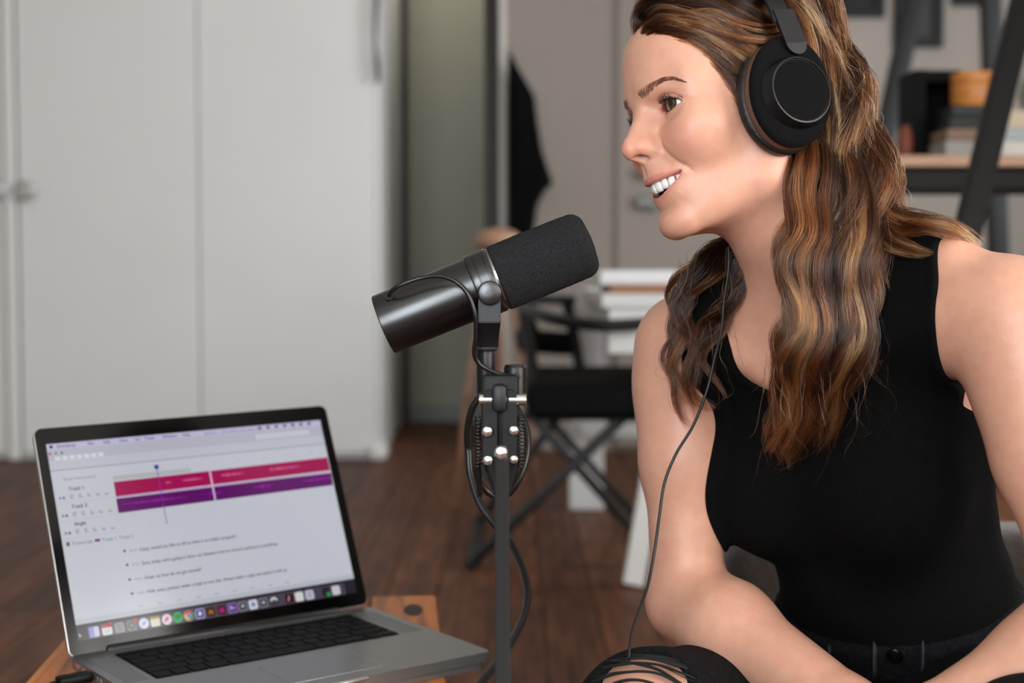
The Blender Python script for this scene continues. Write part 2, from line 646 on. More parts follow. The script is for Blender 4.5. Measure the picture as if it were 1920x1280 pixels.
    # thin lead from the body over to the plug
    rows = [(729, 557, MD - 0.018), (734, 546, MD - 0.026), (752, 534, MD - 0.030), (790, 521, MD - 0.032), (826, 518, MD - 0.036), (858, 530, MD - 0.040), (880, 556, MD - 0.041),
            (891, 592, MD - 0.040), (892, 630, MD - 0.034), (889, 662, MD - 0.028), (898, 682, MD - 0.024), (920, 695, MD - 0.021), (946, 703, MD - 0.020), (968, 706, MD - 0.017)]
    bm = bmesh.new()
    tube(bm, [inv @ Vector(p) for p in smooth_path([tuple(P(*r)) for r in rows], 8)], 0.0020, 10)
    bm_obj('lead', bm, mat('mic_lead', (16, 16, 17), rough=0.32), root, smooth=True)
    return root


def build_stand():
    JD = 1.14
    base = P(943, 1420, 0.90)
    root = empty('microphone_stand', (base.x, base.y, 0), 'black metal microphone stand with bolted spring joint and looped cable', 'stand')
    inv = Matrix.Translation(-Vector((base.x, base.y, 0)))
    black = mat('stand_black', (11, 11, 12), rough=0.5)
    dark = mat('stand_dark', (5, 5, 5), rough=0.55, spec=0.3)
    chrome = mat('stand_steel', (225, 225, 220), rough=0.22, metal=1.0)
    # upright bar, reaching down to a round foot on the floor
    bm = bmesh.new()
    bar(bm, inv @ P(941, 846, 1.06), inv @ base, 0.0105, 0.0105, up=Vector((0, 1, 0)), bevel=0.001)
    bar(bm, inv @ base, inv @ Vector((base.x, base.y, 0.012)), 0.014, 0.014, up=Vector((0, 1, 0)), bevel=0.001)
    bm_obj('upright', bm, black, root)
    bm = bmesh.new()
    lathe(bm, [(0, 0.12), (0.008, 0.12), (0.013, 0.112), (0.016, 0.02)], (0, 0, 0), (0, 0, 1), 40)
    bm_obj('foot', bm, black, root, smooth=True, auto=35)
    # joint: side plates with bolts
    for dx in (-25, 24):
        bm = bmesh.new()
        prof = rrect(-0.0055, 0.0055, -0.044, 0.030, 0.005, 4)
        M = Matrix.Translation(inv @ P(938 + dx * 0.75, 800, JD)) @ Matrix(((1, 0, 0, 0), (0, 0, 1, 0), (0, 1, 0, 0), (0, 0, 0, 1)))
        prism(bm, prof, -0.006, 0.006, M)
        bmesh.ops.recalc_face_normals(bm, faces=bm.faces[:])
        bm_obj('joint_plate', bm, dark, root)
    bm = bmesh.new()
    box(bm, inv @ P(938, 800, JD + 0.008), (0.030, 0.012, 0.085), None, 0.004)
    bm_obj('joint_block', bm, dark, root, smooth=True, auto=30)
    bm = bmesh.new()
    box(bm, inv @ P(937, 745, JD - 0.004), (0.012, 0.020, 0.022), None, 0.004)
    bm_obj('clamp', bm, black, root, smooth=True, auto=30)
    for (px, py, r) in ((914, 808, 0.0047), (963, 806, 0.0043), (915, 862, 0.0045), (963, 860, 0.0038), (940, 848, 0.0052)):
        bm = bmesh.new()
        lathe(bm, [(0, r), (0.003, r), (0.0048, r * 0.8), (0.0056, r * 0.35), (0.0058, r * 0.05)], inv @ P(px, py, JD - 0.007 if px != 940 else 1.052), (0, -1, 0), 20)
        bm_obj('bolt', bm, chrome, root, smooth=True, auto=40)
    for (x0, x1) in ((898, 922), (953, 986)):
        bm = bmesh.new()
        lathe(bm, [(0, 0.004), (0.0006, 0.0046), ((x1 - x0) * JD / FPX, 0.0046), ((x1 - x0) * JD / FPX + 0.0006, 0.004)], inv @ P(x0, 749, JD - 0.003), (1, 0, 0), 20)
        bm_obj('pin', bm, chrome, root, smooth=True, auto=40)
    # tension springs
    for px in (896, 978):
        bm = bmesh.new()
        pts = []
        for k in range(120):
            a = k / 120 * 2 * math.pi * 14
            q = P(px, 780 + 95 * k / 120, JD - 0.002)
            pts.append(inv @ (q + Vector((0.0028 * math.cos(a), 0.0028 * math.sin(a), 0))))
        tube(bm, pts, 0.0006, 5)
        bm_obj('spring', bm, mat('spring_dark', (70, 70, 70), rough=0.3, metal=1.0), root, smooth=True)
    # lower fork
    bm = bmesh.new()
    bar(bm, inv @ P(914, 860, JD), inv @ P(936, 925, JD - 0.02), 0.008, 0.006, bevel=0.001)
    bar(bm, inv @ P(964, 860, JD), inv @ P(948, 925, JD - 0.02), 0.008, 0.006, bevel=0.001)
    bar(bm, inv @ P(896, 870, JD), inv @ P(900, 930, JD + 0.01), 0.004, 0.004, bevel=0.0006)
    bm_obj('fork', bm, dark, root)
    # signal cable looped round the joint
    rows = [(966, 760, 1.235), (986, 800, 1.225), (988, 850, 1.215), (972, 900, 1.21), (945, 930, 1.215), (912, 920, 1.215), (888, 880, 1.205), (876, 825, 1.195), (884, 770, 1.185), (905, 741, 1.180), (932, 735, 1.180), (960, 748, 1.175),
            (968, 790, 1.172)]
    bm = bmesh.new()
    tube(bm, [inv @ Vector(p) for p in smooth_path([tuple(P(*r)) for r in rows], 8)], 0.0031, 10)
    cm = mat('stand_cable', (9, 9, 10), rough=0.4)
    bm_obj('cable', bm, cm, root, smooth=True)
    rows = [(878, 840, 1.19), (882, 890, 1.185), (900, 945, 1.175), (930, 985, 1.165), (958, 1018, 1.15), (982, 1070, 1.12), (990, 1120, 1.09), (975, 1175, 1.05), (938, 1235, 1.0), (900, 1285, 0.96), (870, 1360, 0.92)]
    bm = bmesh.new()
    tube(bm, [inv @ Vector(p) for p in smooth_path([tuple(P(*r)) for r in rows], 8)], 0.0034, 10)
    bm_obj('cable', bm, cm, root, smooth=True)
    return root


microphone = build_mic()
mic_stand = build_stand()

# ------------------------------------------------------------------ wooden table and laptop
LAP_O = Vector((-0.31326, 1.55601, 0.44940))      # middle of the hinge line, top of the base
LAP_YAW, LAP_OPEN, LAP_ROLL = 0.64648, 1.18440, 0.01351


def build_table():
    top = LAP_O.z - 0.0185
    rz = math.radians(4.6)
    cx, cy = -0.289, 1.535
    root = empty('wooden_table', (cx, cy, 0), 'small orange-brown wooden table under the laptop', 'table', rz=rz)

    def wood(name):
        m = bpy.data.materials.new(name)
        m.use_nodes = True
        nt = m.node_tree
        b = nt.nodes['Principled BSDF']
        tc = nt.nodes.new('ShaderNodeTexCoord')
        oi = nt.nodes.new('ShaderNodeObjectInfo')
        ad = nt.nodes.new('ShaderNodeVectorMath')
        ad.operation = 'ADD'
        nt.links.new(tc.outputs['Object'], ad.inputs[0])
        nt.links.new(oi.outputs['Location'], ad.inputs[1])
        mp = nt.nodes.new('ShaderNodeMapping')
        mp.inputs['Scale'].default_value = (22, 2.0, 22)
        nt.links.new(ad.outputs[0], mp.inputs['Vector'])
        n = nt.nodes.new('ShaderNodeTexNoise')
        n.inputs['Scale'].default_value = 2.2
        n.inputs['Detail'].default_value = 7
        n.inputs['Distortion'].default_value = 1.2
        nt.links.new(mp.outputs[0], n.inputs['Vector'])
        r = nt.nodes.new('ShaderNodeValToRGB')
        e = r.color_ramp.elements
        e[0].position, e[0].color = 0.30, rgb((96, 48, 14))
        e[1].position, e[1].color = 0.72, rgb((206, 128, 48))
        k = e.new(0.5)
        k.color = rgb((178, 100, 34))
        nt.links.new(n.outputs['Fac'], r.inputs['Fac'])
        nt.links.new(r.outputs['Color'], b.inputs['Base Color'])
        b.inputs['Roughness'].default_value = 0.42
        return m
    wm = wood('honey_wood')
    hw, hd = 0.2143, 0.25
    n = 5
    pw = 2 * hw / n
    for k in range(n):
        bm = bmesh.new()
        box2(bm, -pw / 2 + 0.0022, pw / 2 - 0.0022, -hd, hd, -0.022, 0.0, 0.003, 2)
        bm_obj('plank', bm, wm, root, loc=(-hw + pw * (k + 0.5), 0, top))
    for s_ in (-1, 1):
        bm = bmesh.new()
        box2(bm, -0.010, 0.010, -hd + 0.03, hd - 0.03, -0.09, -0.022, 0.002)
        bm_obj('apron', bm, wm, root, loc=(s_ * (hw - 0.012), 0, top))
        bm = bmesh.new()
        box2(bm, -hw + 0.03, hw - 0.03, -0.010, 0.010, -0.09, -0.022, 0.002)
        bm_obj('apron', bm, wm, root, loc=(0, s_ * (hd - 0.012), top))
        for t_ in (-1, 1):
            bm = bmesh.new()
            box2(bm, -0.018, 0.018, -0.018, 0.018, 0.0, top - 0.022, 0.003)
            bm_obj('leg', bm, wm, root, loc=(s_ * (hw - 0.022), t_ * (hd - 0.022), 0))
    # dark knot in the wood
    w = PZ(775, 1143, top)
    q = Matrix.Rotation(-rz, 3, 'Z') @ (w - Vector((cx, cy, top)))
    bm = bmesh.new()
    sphere(bm, (q.x, q.y, top), 0.012, 16, 8, (1.0, 2.6, 0.03))
    bm_obj('knot', bm, mat('wood_knot', (30, 16, 8), rough=0.6), root, smooth=True)
    return root


def lap_basis():
    rx = Vector((math.cos(LAP_YAW), math.sin(LAP_YAW), 0))
    fw = Vector((math.sin(LAP_YAW), -math.cos(LAP_YAW), 0))
    up = Vector((0, 0, 1))
    return rx, fw, up


def build_laptop():
    rx, fw, up = lap_basis()
    root = empty('laptop', LAP_O, 'silver laptop open on the wooden table showing an audio editing screen', 'laptop')
    root.rotation_euler = Matrix((rx, -fw, up)).transposed().to_euler()      # local x right, y to the back, z up
    alu = mat('laptop_aluminium', (140, 141, 140), rough=0.38, metal=0.85, bump=(2500, 0.06))
    edge = mat('laptop_edge', (196, 197, 198), rough=0.28, metal=0.9)
    blk = mat('laptop_black', (4, 4, 4), rough=0.5, spec=0.2)
    key_m = mat('laptop_key', (3, 3, 3), rough=0.6, spec=0.12)
    glass = mat('laptop_bezel_glass', (3, 3, 4), rough=0.12, spec=0.22)
    mm = 0.001
    # base
    bm = bmesh.new()
    prism(bm, [(a * mm, b * mm) for (a, b) in rrect(-179.5, 179.5, -247, 0, 9, 6)], -0.0105, 0.0)
    bmesh.ops.bevel(bm, geom=[e for e in bm.edges if abs(e.verts[0].co.z - e.verts[1].co.z) < 1e-6], offset=0.0006, segments=2, affect='EDGES')
    base = bm_obj('base', bm, alu, root, smooth=True, auto=30)
    bm = bmesh.new()
    prism(bm, [(a * mm, b * mm) for (a, b) in rrect(-176, 176, -243, -4, 9, 6)], -0.0180, -0.0104)
    bm_obj('bottom_cover', bm, alu, root)
    # keyboard well and keys
    bm = bmesh.new()
    prism(bm, [(a * mm, b * mm) for (a, b) in rrect(-140.5, 140.5, -131.5, -22, 3, 3)], 0.0, 0.00035)
    well = bm_obj('keyboard_well', bm, blk, root)
    kmesh = {}

    def key(x0, x1, y0, y1):
        w, h = round(x1 - x0, 1), round(y1 - y0, 1)
        if (w, h) not in kmesh:
            b_ = bmesh.new()
            prism(b_, [(a * mm, b * mm) for (a, b) in rrect(-w / 2, w / 2, -h / 2, h / 2, 1.6, 2)], 0.0, 0.0011)
            me = bpy.data.meshes.new('key')
            b_.to_mesh(me)
            b_.free()
            me.materials.append(key_m)
            kmesh[w, h] = me
        o = bpy.data.objects.new('key', kmesh[w, h])
        o.location = ((x0 + x1) / 2 * mm, -(y0 + y1) / 2 * mm, 0.0003)
        link(o, well)
    X0, X1 = -138.5, 138.5
    pitch = 19.05
    g = 2.6
    # function row
    fx = X0
    fw_ = (X1 - X0 + g) / 14
    for k in range(14):
        key(fx + k * fw_, fx + (k + 1) * fw_ - g, 24.5, 32.5)
    rows = [(36.0, [1] * 13 + [1.5]), (55.05, [1.5] + [1] * 13), (74.1, [1.78] + [1] * 11 + [1.78]), (93.15, [2.32] + [1] * 10 + [2.32])]
    for (y, ws) in rows:
        tot = sum(ws)
        unit = (X1 - X0 + g) / tot
        x = X0
        for w in ws:
            key(x, x + unit * w - g, y, y + 16.4)
            x += unit * w
    ws = [1, 1, 1, 1.25, 5.3, 1.25, 1]
    unit = (X1 - X0 + g - 3 * pitch) / sum(ws)
    x = X0
    for w in ws:
        key(x, x + unit * w - g, 112.2, 129.5)
        x += unit * w
    key(x, x + pitch - g, 121.2, 129.5)
    key(x + pitch, x + 2 * pitch - g, 112.2, 120.2)
    key(x + pitch, x + 2 * pitch - g, 121.2, 129.5)
    key(x + 2 * pitch, x + 3 * pitch - g, 121.2, 129.5)
    # speaker grilles, trackpad, finger notch, hinge bar
    gm = mat('speaker_grille', (116, 118, 118), rough=0.5, metal=0.6, noise=(2200, 0.5))
    for s_ in (-1, 1):
        bm = bmesh.new()
        prism(bm, [(a * mm, b * mm) for (a, b) in rrect(-11.5, 11.5, -131, -24, 1, 2)], 0.0, 0.00025)
        bm_obj('speaker_grille', bm, gm, root, loc=(s_ * 0.1575, 0, 0))
    bm = bmesh.new()
    prism(bm, [(a * mm, b * mm) for (a, b) in rrect(-52, 64 - 12, -226, -149, 3, 3)], 0.0, 0.0002)
    bm_obj('trackpad_gap', bm, mat('trackpad_gap', (176, 178, 178), rough=0.3, metal=0.9), root, loc=(0.008, 0, 0))
    bm = bmesh.new()
    prism(bm, [(a * mm, b * mm) for (a, b) in rrect(-51.3, 51.3, -225.3, -149.7, 3, 3)], 0.0, 0.00035)
    bm_obj('trackpad', bm, mat('trackpad_glass', (132, 134, 134), rough=0.35, metal=0.8), root, loc=(0.008, 0, 0))
    bm = bmesh.new()
    tube(bm, [Vector((x_ * mm, -0.2475, -0.002)) for x_ in (-44, -40, 0, 26, 30)], [0.001, 0.0022, 0.0022, 0.0022, 0.001], 10)
    bm_obj('finger_notch', bm, edge, root, smooth=True)
    bm = bmesh.new()
    tube(bm, [Vector((x_ * mm, 0.001, -0.001)) for x_ in (-140, -138, 138, 140)], [0.004, 0.0058, 0.0058, 0.004], 16)
    bm_obj('hinge', bm, mat('hinge_black', (14, 13, 14), rough=0.4), root, smooth=True)
    # ports and a plug on the left side
    for k, yy in enumerate((22, 40, 78, 86)):
        bm = bmesh.new()
        box(bm, (-0.1797, -yy * mm, -0.0055), (0.0008, (0.011, 0.008, 0.004, 0.006)[k], 0.0042), None, 0.0003)
        bm_obj('port', bm, edge, root)
    bm = bmesh.new()
    box(bm, (-0.197, -0.062, -0.0062), (0.034, 0.018, 0.009), None, 0.003)
    plug = bm_obj('plug', bm, blk, root, smooth=True, auto=30)
    bm = bmesh.new()
    pts = [(-0.212, -0.062, -0.0064), (-0.25, -0.062, -0.011), (-0.29, -0.05, -0.0150), (-0.33, -0.035, -0.0120), (-0.36, -0.03, -0.03), (-0.372, -0.03, -0.12), (-0.376, -0.03, -0.36)]
    tube(bm, [Vector(p) for p in smooth_path(pts, 6)], 0.0022, 8)
    bm_obj('plug_cable', bm, blk, plug, smooth=True)

    # lid
    lid = bpy.data.objects.new('lid', None)
    link(lid, root)
    # lid local: x right, y up the lid, z out of the screen
    ydir = Vector((0, math.cos(LAP_OPEN), math.sin(LAP_OPEN)))
    zdir = Vector((1, 0, 0)).cross(ydir)
    R3 = Matrix((Vector((1, 0, 0)), ydir, zdir)).transposed()
    lid.rotation_euler = (Matrix.Rotation(0, 3, 'Z') @ R3 @ Matrix.Rotation(LAP_ROLL, 3, 'Z')).to_euler()
    lid.empty_display_size = 0.02
    bm = bmesh.new()
    prism(bm, [(a * mm, b * mm) for (a, b) in rrect(-179.5, 179.5, 0, 247, 9, 6)], -0.0052, 0.0)
    bmesh.ops.bevel(bm, geom=[e for e in bm.edges if abs(e.verts[0].co.z - e.verts[1].co.z) < 1e-6], offset=0.001, segments=2, affect='EDGES')
    bm_obj('lid_shell', bm, edge, lid, smooth=True, auto=30)
    bm = bmesh.new()
    prism(bm, [(a * mm, b * mm) for (a, b) in rrect(-178.6, 179.3, 0.6, 246.9, 8.2, 6)], -0.0002, 0.0005)
    bm_obj('bezel', bm, glass, lid)

    def lit(name, c, s):
        return mat('screen_' + name, (4, 4, 4), rough=0.18, spec=0.4, emit=(c, s))
    SCR = 0.78
    flat = {}

    def rect(name, x0, x1, y0, y1, c, z=0.0006, r=0.0, part=None):
        bm = bmesh.new()
        if r > 0:
            prism(bm, [(a * mm, b * mm) for (a, b) in rrect(x0, x1, y0, y1, r, 4)], z, z + 0.00005)
        else:
            prism(bm, [(x0 * mm, y0 * mm), (x1 * mm, y0 * mm), (x1 * mm, y1 * mm), (x0 * mm, y1 * mm)], z, z + 0.00005)
        return bm_obj(name, bm, lit('%d_%d_%d' % c, c, SCR), part or lid)

    def poly(name, pts, c, z=0.0009, part=None):
        bm = bmesh.new()
        prism(bm, [(a * mm, b * mm) for (a, b) in pts], z, z + 0.00005)
        bmesh.ops.recalc_face_normals(bm, faces=bm.faces[:])
        return bm_obj(name, bm, lit('%d_%d_%d' % c, c, SCR), part or lid)

    def disc(cx, cy, r, n=24, a0=0, a1=360):
        return [(cx + r * math.cos(math.radians(a0 + (a1 - a0) * k / n)), cy + r * math.sin(math.radians(a0 + (a1 - a0) * k / n))) for k in range(n if a1 - a0 >= 360 else n + 1)]

    def text(s, x, y, size, c, z=0.0009, bold=0.0, font_align='LEFT'):
        cu = bpy.data.curves.new('t', 'FONT')
        cu.body = s
        cu.size = size * mm
        cu.align_x = font_align
        cu.offset = bold * mm
        tmp = bpy.data.objects.new('t', cu)
        COL.objects.link(tmp)
        dg = bpy.context.evaluated_depsgraph_get()
        me = bpy.data.meshes.new_from_object(tmp.evaluated_get(dg))
        bpy.data.objects.remove(tmp)
        me.materials.clear()
        me.materials.append(lit('%d_%d_%d' % c, c, SCR))
        o = bpy.data.objects.new('screen_text', me)
        o.location = (x * mm, y * mm, z)
        link(o, lid)
        return o
    rect('screen', -168, 168, 16, 229, (34, 32, 40), 0.0005)                 # whole display, dark desktop behind the dock
    rect('window_area', -168, 168, 32.4, 229, (206, 209, 219), 0.0006)
    rect('menu_bar', -168, 168, 222.5, 229, (200, 194, 226), 0.0007)
    rect('toolbar', -168, 168, 210, 222.5, (190, 190, 206), 0.00065)
    rect('toolbar', -168, 168, 199.5, 210, (200, 202, 214), 0.00065)
    rect('rule', -168, 168, 198.4, 199.5, (160, 164, 176), 0.0007)
    poly('menu_logo', disc(-163, 225.6, 1.9, 16), (40, 36, 60))
    xm = -157
    for wd in ('Soundtrap', 'File', 'Edit', 'View', 'Go', 'Tools', 'Window', 'Help'):
        text(wd, xm, 224.0, 5.0, (92, 86, 128), bold=0.05)
        xm += 3.2 * len(wd) + 5.2
    text('Episode 1 - new podcast with audio track', 15, 223.6, 4.4, (120, 118, 140))
    for k in range(7):
        rect('status_icon', 84 + 11 * k, 87.5 + 11 * k, 224, 227.6, (74, 70, 100), 0.0009, 0.6)
    for k, c in enumerate(((190, 40, 120), (110, 150, 110), (20, 140, 60))):
        poly('window_button', disc(-165.5 + 6.5 * k, 218, 1.5, 14), c)
    for k in range(7):
        rect('tool_button', -161 + 8 * k, -155 + 8 * k, 209.8, 214.5, (222, 224, 232), 0.0008, 0.8)
    rect('search_field', 78, 150, 212, 218.5, (208, 210, 220), 0.0008, 1)
    # timeline
    rect('timeline_strip', -101, -10, 181.5, 186.5, (186, 190, 194), 0.0007)
    for k in range(8):
        text('%d' % (k + 1), -78 + 32 * k, 188.5, 4.0, (168, 172, 186))
    poly('playhead_marker', [(-52, 194), (-47, 194), (-47, 190.6), (-49.5, 188), (-52, 190.6)], (56, 44, 150))
    text('Show Instruments', -156, 187.0, 5.0, (136, 140, 152))
    poly('clip_red', [(-101.4, 163.4), (167, 165.6), (167, 181.8), (-101.2, 179.8)], (170, 0, 84), 0.0007)
    poly('clip_purple', [(-101.8, 144.8), (166.6, 147.2), (167.4, 162.6), (-101.8, 161.0)], (96, 0, 104), 0.0007)
    rect('clip_gap', -101.5, 167, 162.0, 163.2, (196, 160, 204), 0.0008)
    rng = random.Random(6)

    def wave(x0, x1, yc, c, amp):
        pts_u, pts_l = [], []
        n = int((x1 - x0) / 0.9)
        for k in range(n + 1):
            x_ = x0 + (x1 - x0) * k / n
            a = amp * (0.15 + abs(rng.gauss(0, 0.42))) * (0.4 + 0.6 * math.sin(math.pi * k / n))
            pts_u.append((x_, yc + a))
            pts_l.append((x_, yc - a))
        poly('waveform', pts_u + pts_l[::-1], c, 0.0009)
    wave(-42, -36, 172.5, (214, 110, 160), 1.6)
    wave(-22, 2, 173.0, (214, 96, 150), 2.2)
    wave(26, 54, 173.8, (214, 96, 150), 2.4)
    wave(86, 128, 174.6, (214, 96, 150), 2.2)
    wave(-96, -20, 154.0, (158, 22, 168), 1.7)
    wave(4, 22, 154.2, (158, 22, 168), 1.9)
    wave(62, 88, 155.6, (158, 22, 168), 2.0)
    wave(128, 166, 156.2, (158, 22, 168), 2.2)
    rect('clip_divider', 11.6, 13.8, 146, 182, (222, 190, 226), 0.001)
    rect('playhead_line', -49.9, -49.1, 126, 188, (120, 60, 170), 0.00105)
    for k in range(18):
        rect('grid_line', -98 + 15 * k, -97.7 + 15 * k, 122, 144, (194, 198, 208), 0.00065)
    # track headers
    for i, (nm, y) in enumerate((('Track 1', 175.5), ('Track 2', 156.0), ('Single', 137.0))):
        text(nm, -152, y, 5.6, (44, 48, 60), bold=0.08)
        cI = (104, 96, 190) if i == 0 else (96, 100, 112)
        poly('track_arrow', [(-164, y - 5.2), (-160.5, y - 7.2), (-164, y - 9.2), (-163, y - 7.2)], cI)
        poly('track_arrow', disc(-158.5, y - 7.2, 1.5, 12), cI)
        for k in range(5):
            cx = -149.5 + 9.6 * k
            ring = disc(cx, y - 6.6, 2.2, 18, 20 + 40 * k, 320 + 10 * k) + disc(cx, y - 6.6, 1.3, 18, 20 + 40 * k, 320 + 10 * k)[::-1]
            poly('track_control', ring, (124, 130, 142))
        rect('rule', -168, -103, y - 13.0, y - 12.6, (186, 190, 200), 0.0007)
    # transcript
    rect('document_icon', -163.8, -160.4, 116.0, 120.6, (90, 94, 106), 0.0009, 0.5)
    text('Transcript', -158, 116.4, 5.4, (108, 112, 124))
    rect('track_icon', -133, -127, 116.8, 119.6, (110, 40, 130), 0.0009, 0.8)
    text('Track 1, Track 2', -125, 116.0, 5.2, (104, 108, 120))
    lines = [(102.0, 'Cassy, would you like to tell us what is on today\'s program?', 115),
             (86.7, 'Sure, today we\'re going to show our listeners how to record a podcast in soundtrap.', 165),
             (70.6, 'Great, so how do we get started?', 66),
             (55.3, 'Well, every podcast needs a single to sum this. Always made a single and attach it with us.', 170)]
    for (y, s, wd) in lines:
        poly('bullet', disc(-102.5, y + 0.6, 1.5, 14), (70, 50, 110))
        text('00:00', -97, y - 1.2, 3.8, (150, 154, 168))
        o = text(s, -86, y - 1.6, 5.2, (52, 55, 66), bold=0.05)
        xs_ = [v.co.x for v in o.data.vertices]
        o.scale = (wd * mm / (max(xs_) - min(xs_)), 1, 1)
    for k in range(9):
        rect('footer_mark', -98 + 22 * k, -92 + 22 * k, 40.4, 41.4, (160, 164, 176), 0.0008)
    rect('footer', -168, 168, 32.4, 38, (192, 196, 206), 0.00065)
    # dock
    rect('dock', -157, 153, 15.8, 29.5, (74, 68, 84), 0.0006, 1.5)
    poly('pointer', [(-167, 24), (-163.6, 20.6), (-165.2, 20.2), (-165.8, 18.4)], (190, 190, 196))
    pos = [-150, -136.1, -122.4, -108.9, -95.2, -82.4, -69.2, -56.6, -43.6, -30.6, -17.6, -4.6, 8.4, 21.0, 34.0, 46.8, 60.0, 79.6, 92.5, 106.0, 128.0, 141.0]
    W_ = (224, 226, 232)
    spec = [((208, 210, 232), 'sq', 'face'), (W_, 'sq', 'cal'), ((150, 150, 152), 'sq', 'lines'), ((128, 128, 130), 'sq', 'gear'), ((206, 214, 232), 'ci', 'compass'),
            ((226, 224, 212), 'sq', 'notes'), ((236, 214, 226), 'ci', 'note'), ((24, 176, 84), 'ci', 'arcs'), ((226, 226, 226), 'ci', 'wheel'), ((176, 170, 224), 'sq', 'inner'),
            ((38, 22, 8), 'sq', 'Ai'), ((62, 0, 44), 'sq', 'Id'), ((150, 112, 200), 'sq', 'Pr'), ((126, 130, 140), 'sq', 'box'), ((214, 216, 226), 'sq', 'page'),
            ((120, 124, 132), 'sq', 'box'), ((62, 62, 70), 'ci', 'dome'), ((66, 12, 26), 'sq', 'mark'), ((220, 220, 216), 'sq', 'plain'), ((206, 204, 224), 'sq', 'lines'),
            ((44, 34, 46), 'sq', 'dot'), ((206, 208, 214), 'sq', 'plain')]
    for x, (c, shp, gl) in zip(pos, spec):
        y = 22.4
        h = 5.4
        ic = rect('app_icon', x - h, x + h, y - h, y + h, c, 0.0008, 2.0) if shp == 'sq' else poly('app_icon', disc(x, y, h + 0.4, 28), c, 0.0008)
        if gl == 'arcs':
            for q, r0 in enumerate((4.4, 3.2, 2.0)):
                yy = y + 1.6 - 1.9 * q
                up_ = [(x - r0 + 2 * r0 * t / 8, yy + 0.9 * math.sin(math.pi * t / 8) + 0.5) for t in range(9)]
                lo_ = [(a, b - 0.95) for (a, b) in up_]
                poly('glyph', up_ + lo_[::-1], (8, 40, 20), part=lid)
        elif gl == 'wheel':
            for q, cc in enumerate(((206, 60, 50), (226, 180, 60), (50, 140, 80))):
                a0 = 30 + 120 * q
                poly('glyph', disc(x, y, 5.6, 10, a0, a0 + 120) + disc(x, y, 2.6, 10, a0, a0 + 120)[::-1], cc)
            poly('glyph', disc(x, y, 2.1, 16), (70, 120, 210))
        elif gl == 'cal':
            rect('glyph', x - h, x + h, y + 2.2, y + h, (196, 56, 70), 0.0009, 1.0)
            poly('glyph', disc(x + 4.4, y + 5.2, 2.2, 14), (206, 44, 50))
            text('17', x, y - 3.4, 5.6, (120, 120, 128), 0.001, 0, 'CENTER')
        elif gl == 'gear':
            poly('glyph', disc(x, y, 3.9, 20) , (60, 60, 64))
            poly('glyph', disc(x, y, 2.6, 20), (130, 130, 132), 0.001)
            poly('glyph', disc(x + 4.6, y + 4.8, 2.2, 14), (206, 44, 50), 0.001)
        elif gl == 'note':
            poly('glyph', [(x - 1.6, y - 2.6), (x + 2.6, y + 1.4), (x + 1.0, y + 3.0), (x - 3.0, y - 1.0)], (190, 50, 110))
        elif gl == 'notes':
            rect('glyph', x - h, x + h, y + 2.6, y + h, (176, 150, 60), 0.0009, 0.8)
        elif gl in ('Ai', 'Id', 'Pr'):
            cc = {'Ai': (220, 120, 20), 'Id': (230, 20, 140), 'Pr': (214, 190, 240)}[gl]
            if gl == 'Pr':
                rect('glyph', x - 4.2, x + 4.2, y - 4.2, y + 4.2, (58, 20, 110), 0.0009)
            text(gl, x, y - 2.4, 7.0, cc, 0.001, 0.12, 'CENTER')
        elif gl == 'inner':
            rect('glyph', x - 4.2, x + 4.2, y - 4.2, y + 4.2, (40, 34, 110), 0.0009, 0.4)
            poly('glyph', [(x - 2.2, y - 2.4), (x + 2.6, y - 1.6), (x + 1.4, y + 2.2), (x - 1.8, y + 2.6)], (216, 214, 240), 0.001)
        elif gl == 'box':
            rect('glyph', x - 3.8, x + 3.8, y - 3.8, y + 3.8, (36, 38, 44), 0.0009, 1.2)
            poly('glyph', disc(x, y + 0.3, 2.2, 6), (176, 180, 188), 0.001)
        elif gl == 'dome':
            poly('glyph', disc(x, y, 4.6, 20, 0, 180), (206, 206, 212))
            poly('glyph', disc(x, y - 0.4, 2.0, 14, 0, 180), (40, 40, 46), 0.001)
        elif gl == 'mark':
            poly('glyph', [(x - 2.4, y - 3), (x - 0.4, y + 3), (x + 0.8, y + 3), (x - 0.8, y - 3)], (190, 170, 176))
        elif gl == 'dot':
            poly('glyph', disc(x + 2.4, y - 3.0, 2.6, 16), (30, 160, 80))
        elif gl == 'page':
            poly('glyph', disc(x, y, 2.4, 16), (110, 130, 200))
        elif gl == 'compass':
            poly('glyph', disc(x, y, 4.4, 20), (226, 228, 240))
            poly('glyph', [(x - 2.8, y - 2.8), (x + 0.9, y - 0.9), (x + 2.8, y + 2.8), (x - 0.9, y + 0.9)], (120, 130, 220), 0.001)
        elif gl == 'face':
            rect('glyph', x - h, x, y - h, y + h, (150, 156, 220), 0.0009, 0.6)
        elif gl == 'lines':
            for q in range(3):
                rect('glyph', x - 3.4, x + 3.4, y - 3 + 2.6 * q, y - 2 + 2.6 * q, (110, 112, 122), 0.0009)
    bm = bmesh.new()
    lathe(bm, [(0, 0.0014), (0.0003, 0.0012)], (0, 0.2375, 0.0004), (0, 0, 1), 16)
    bm_obj('camera_lens', bm, mat('webcam', (20, 20, 26), rough=0.1), lid)
    return root


wooden_table = build_table()
laptop = build_laptop()

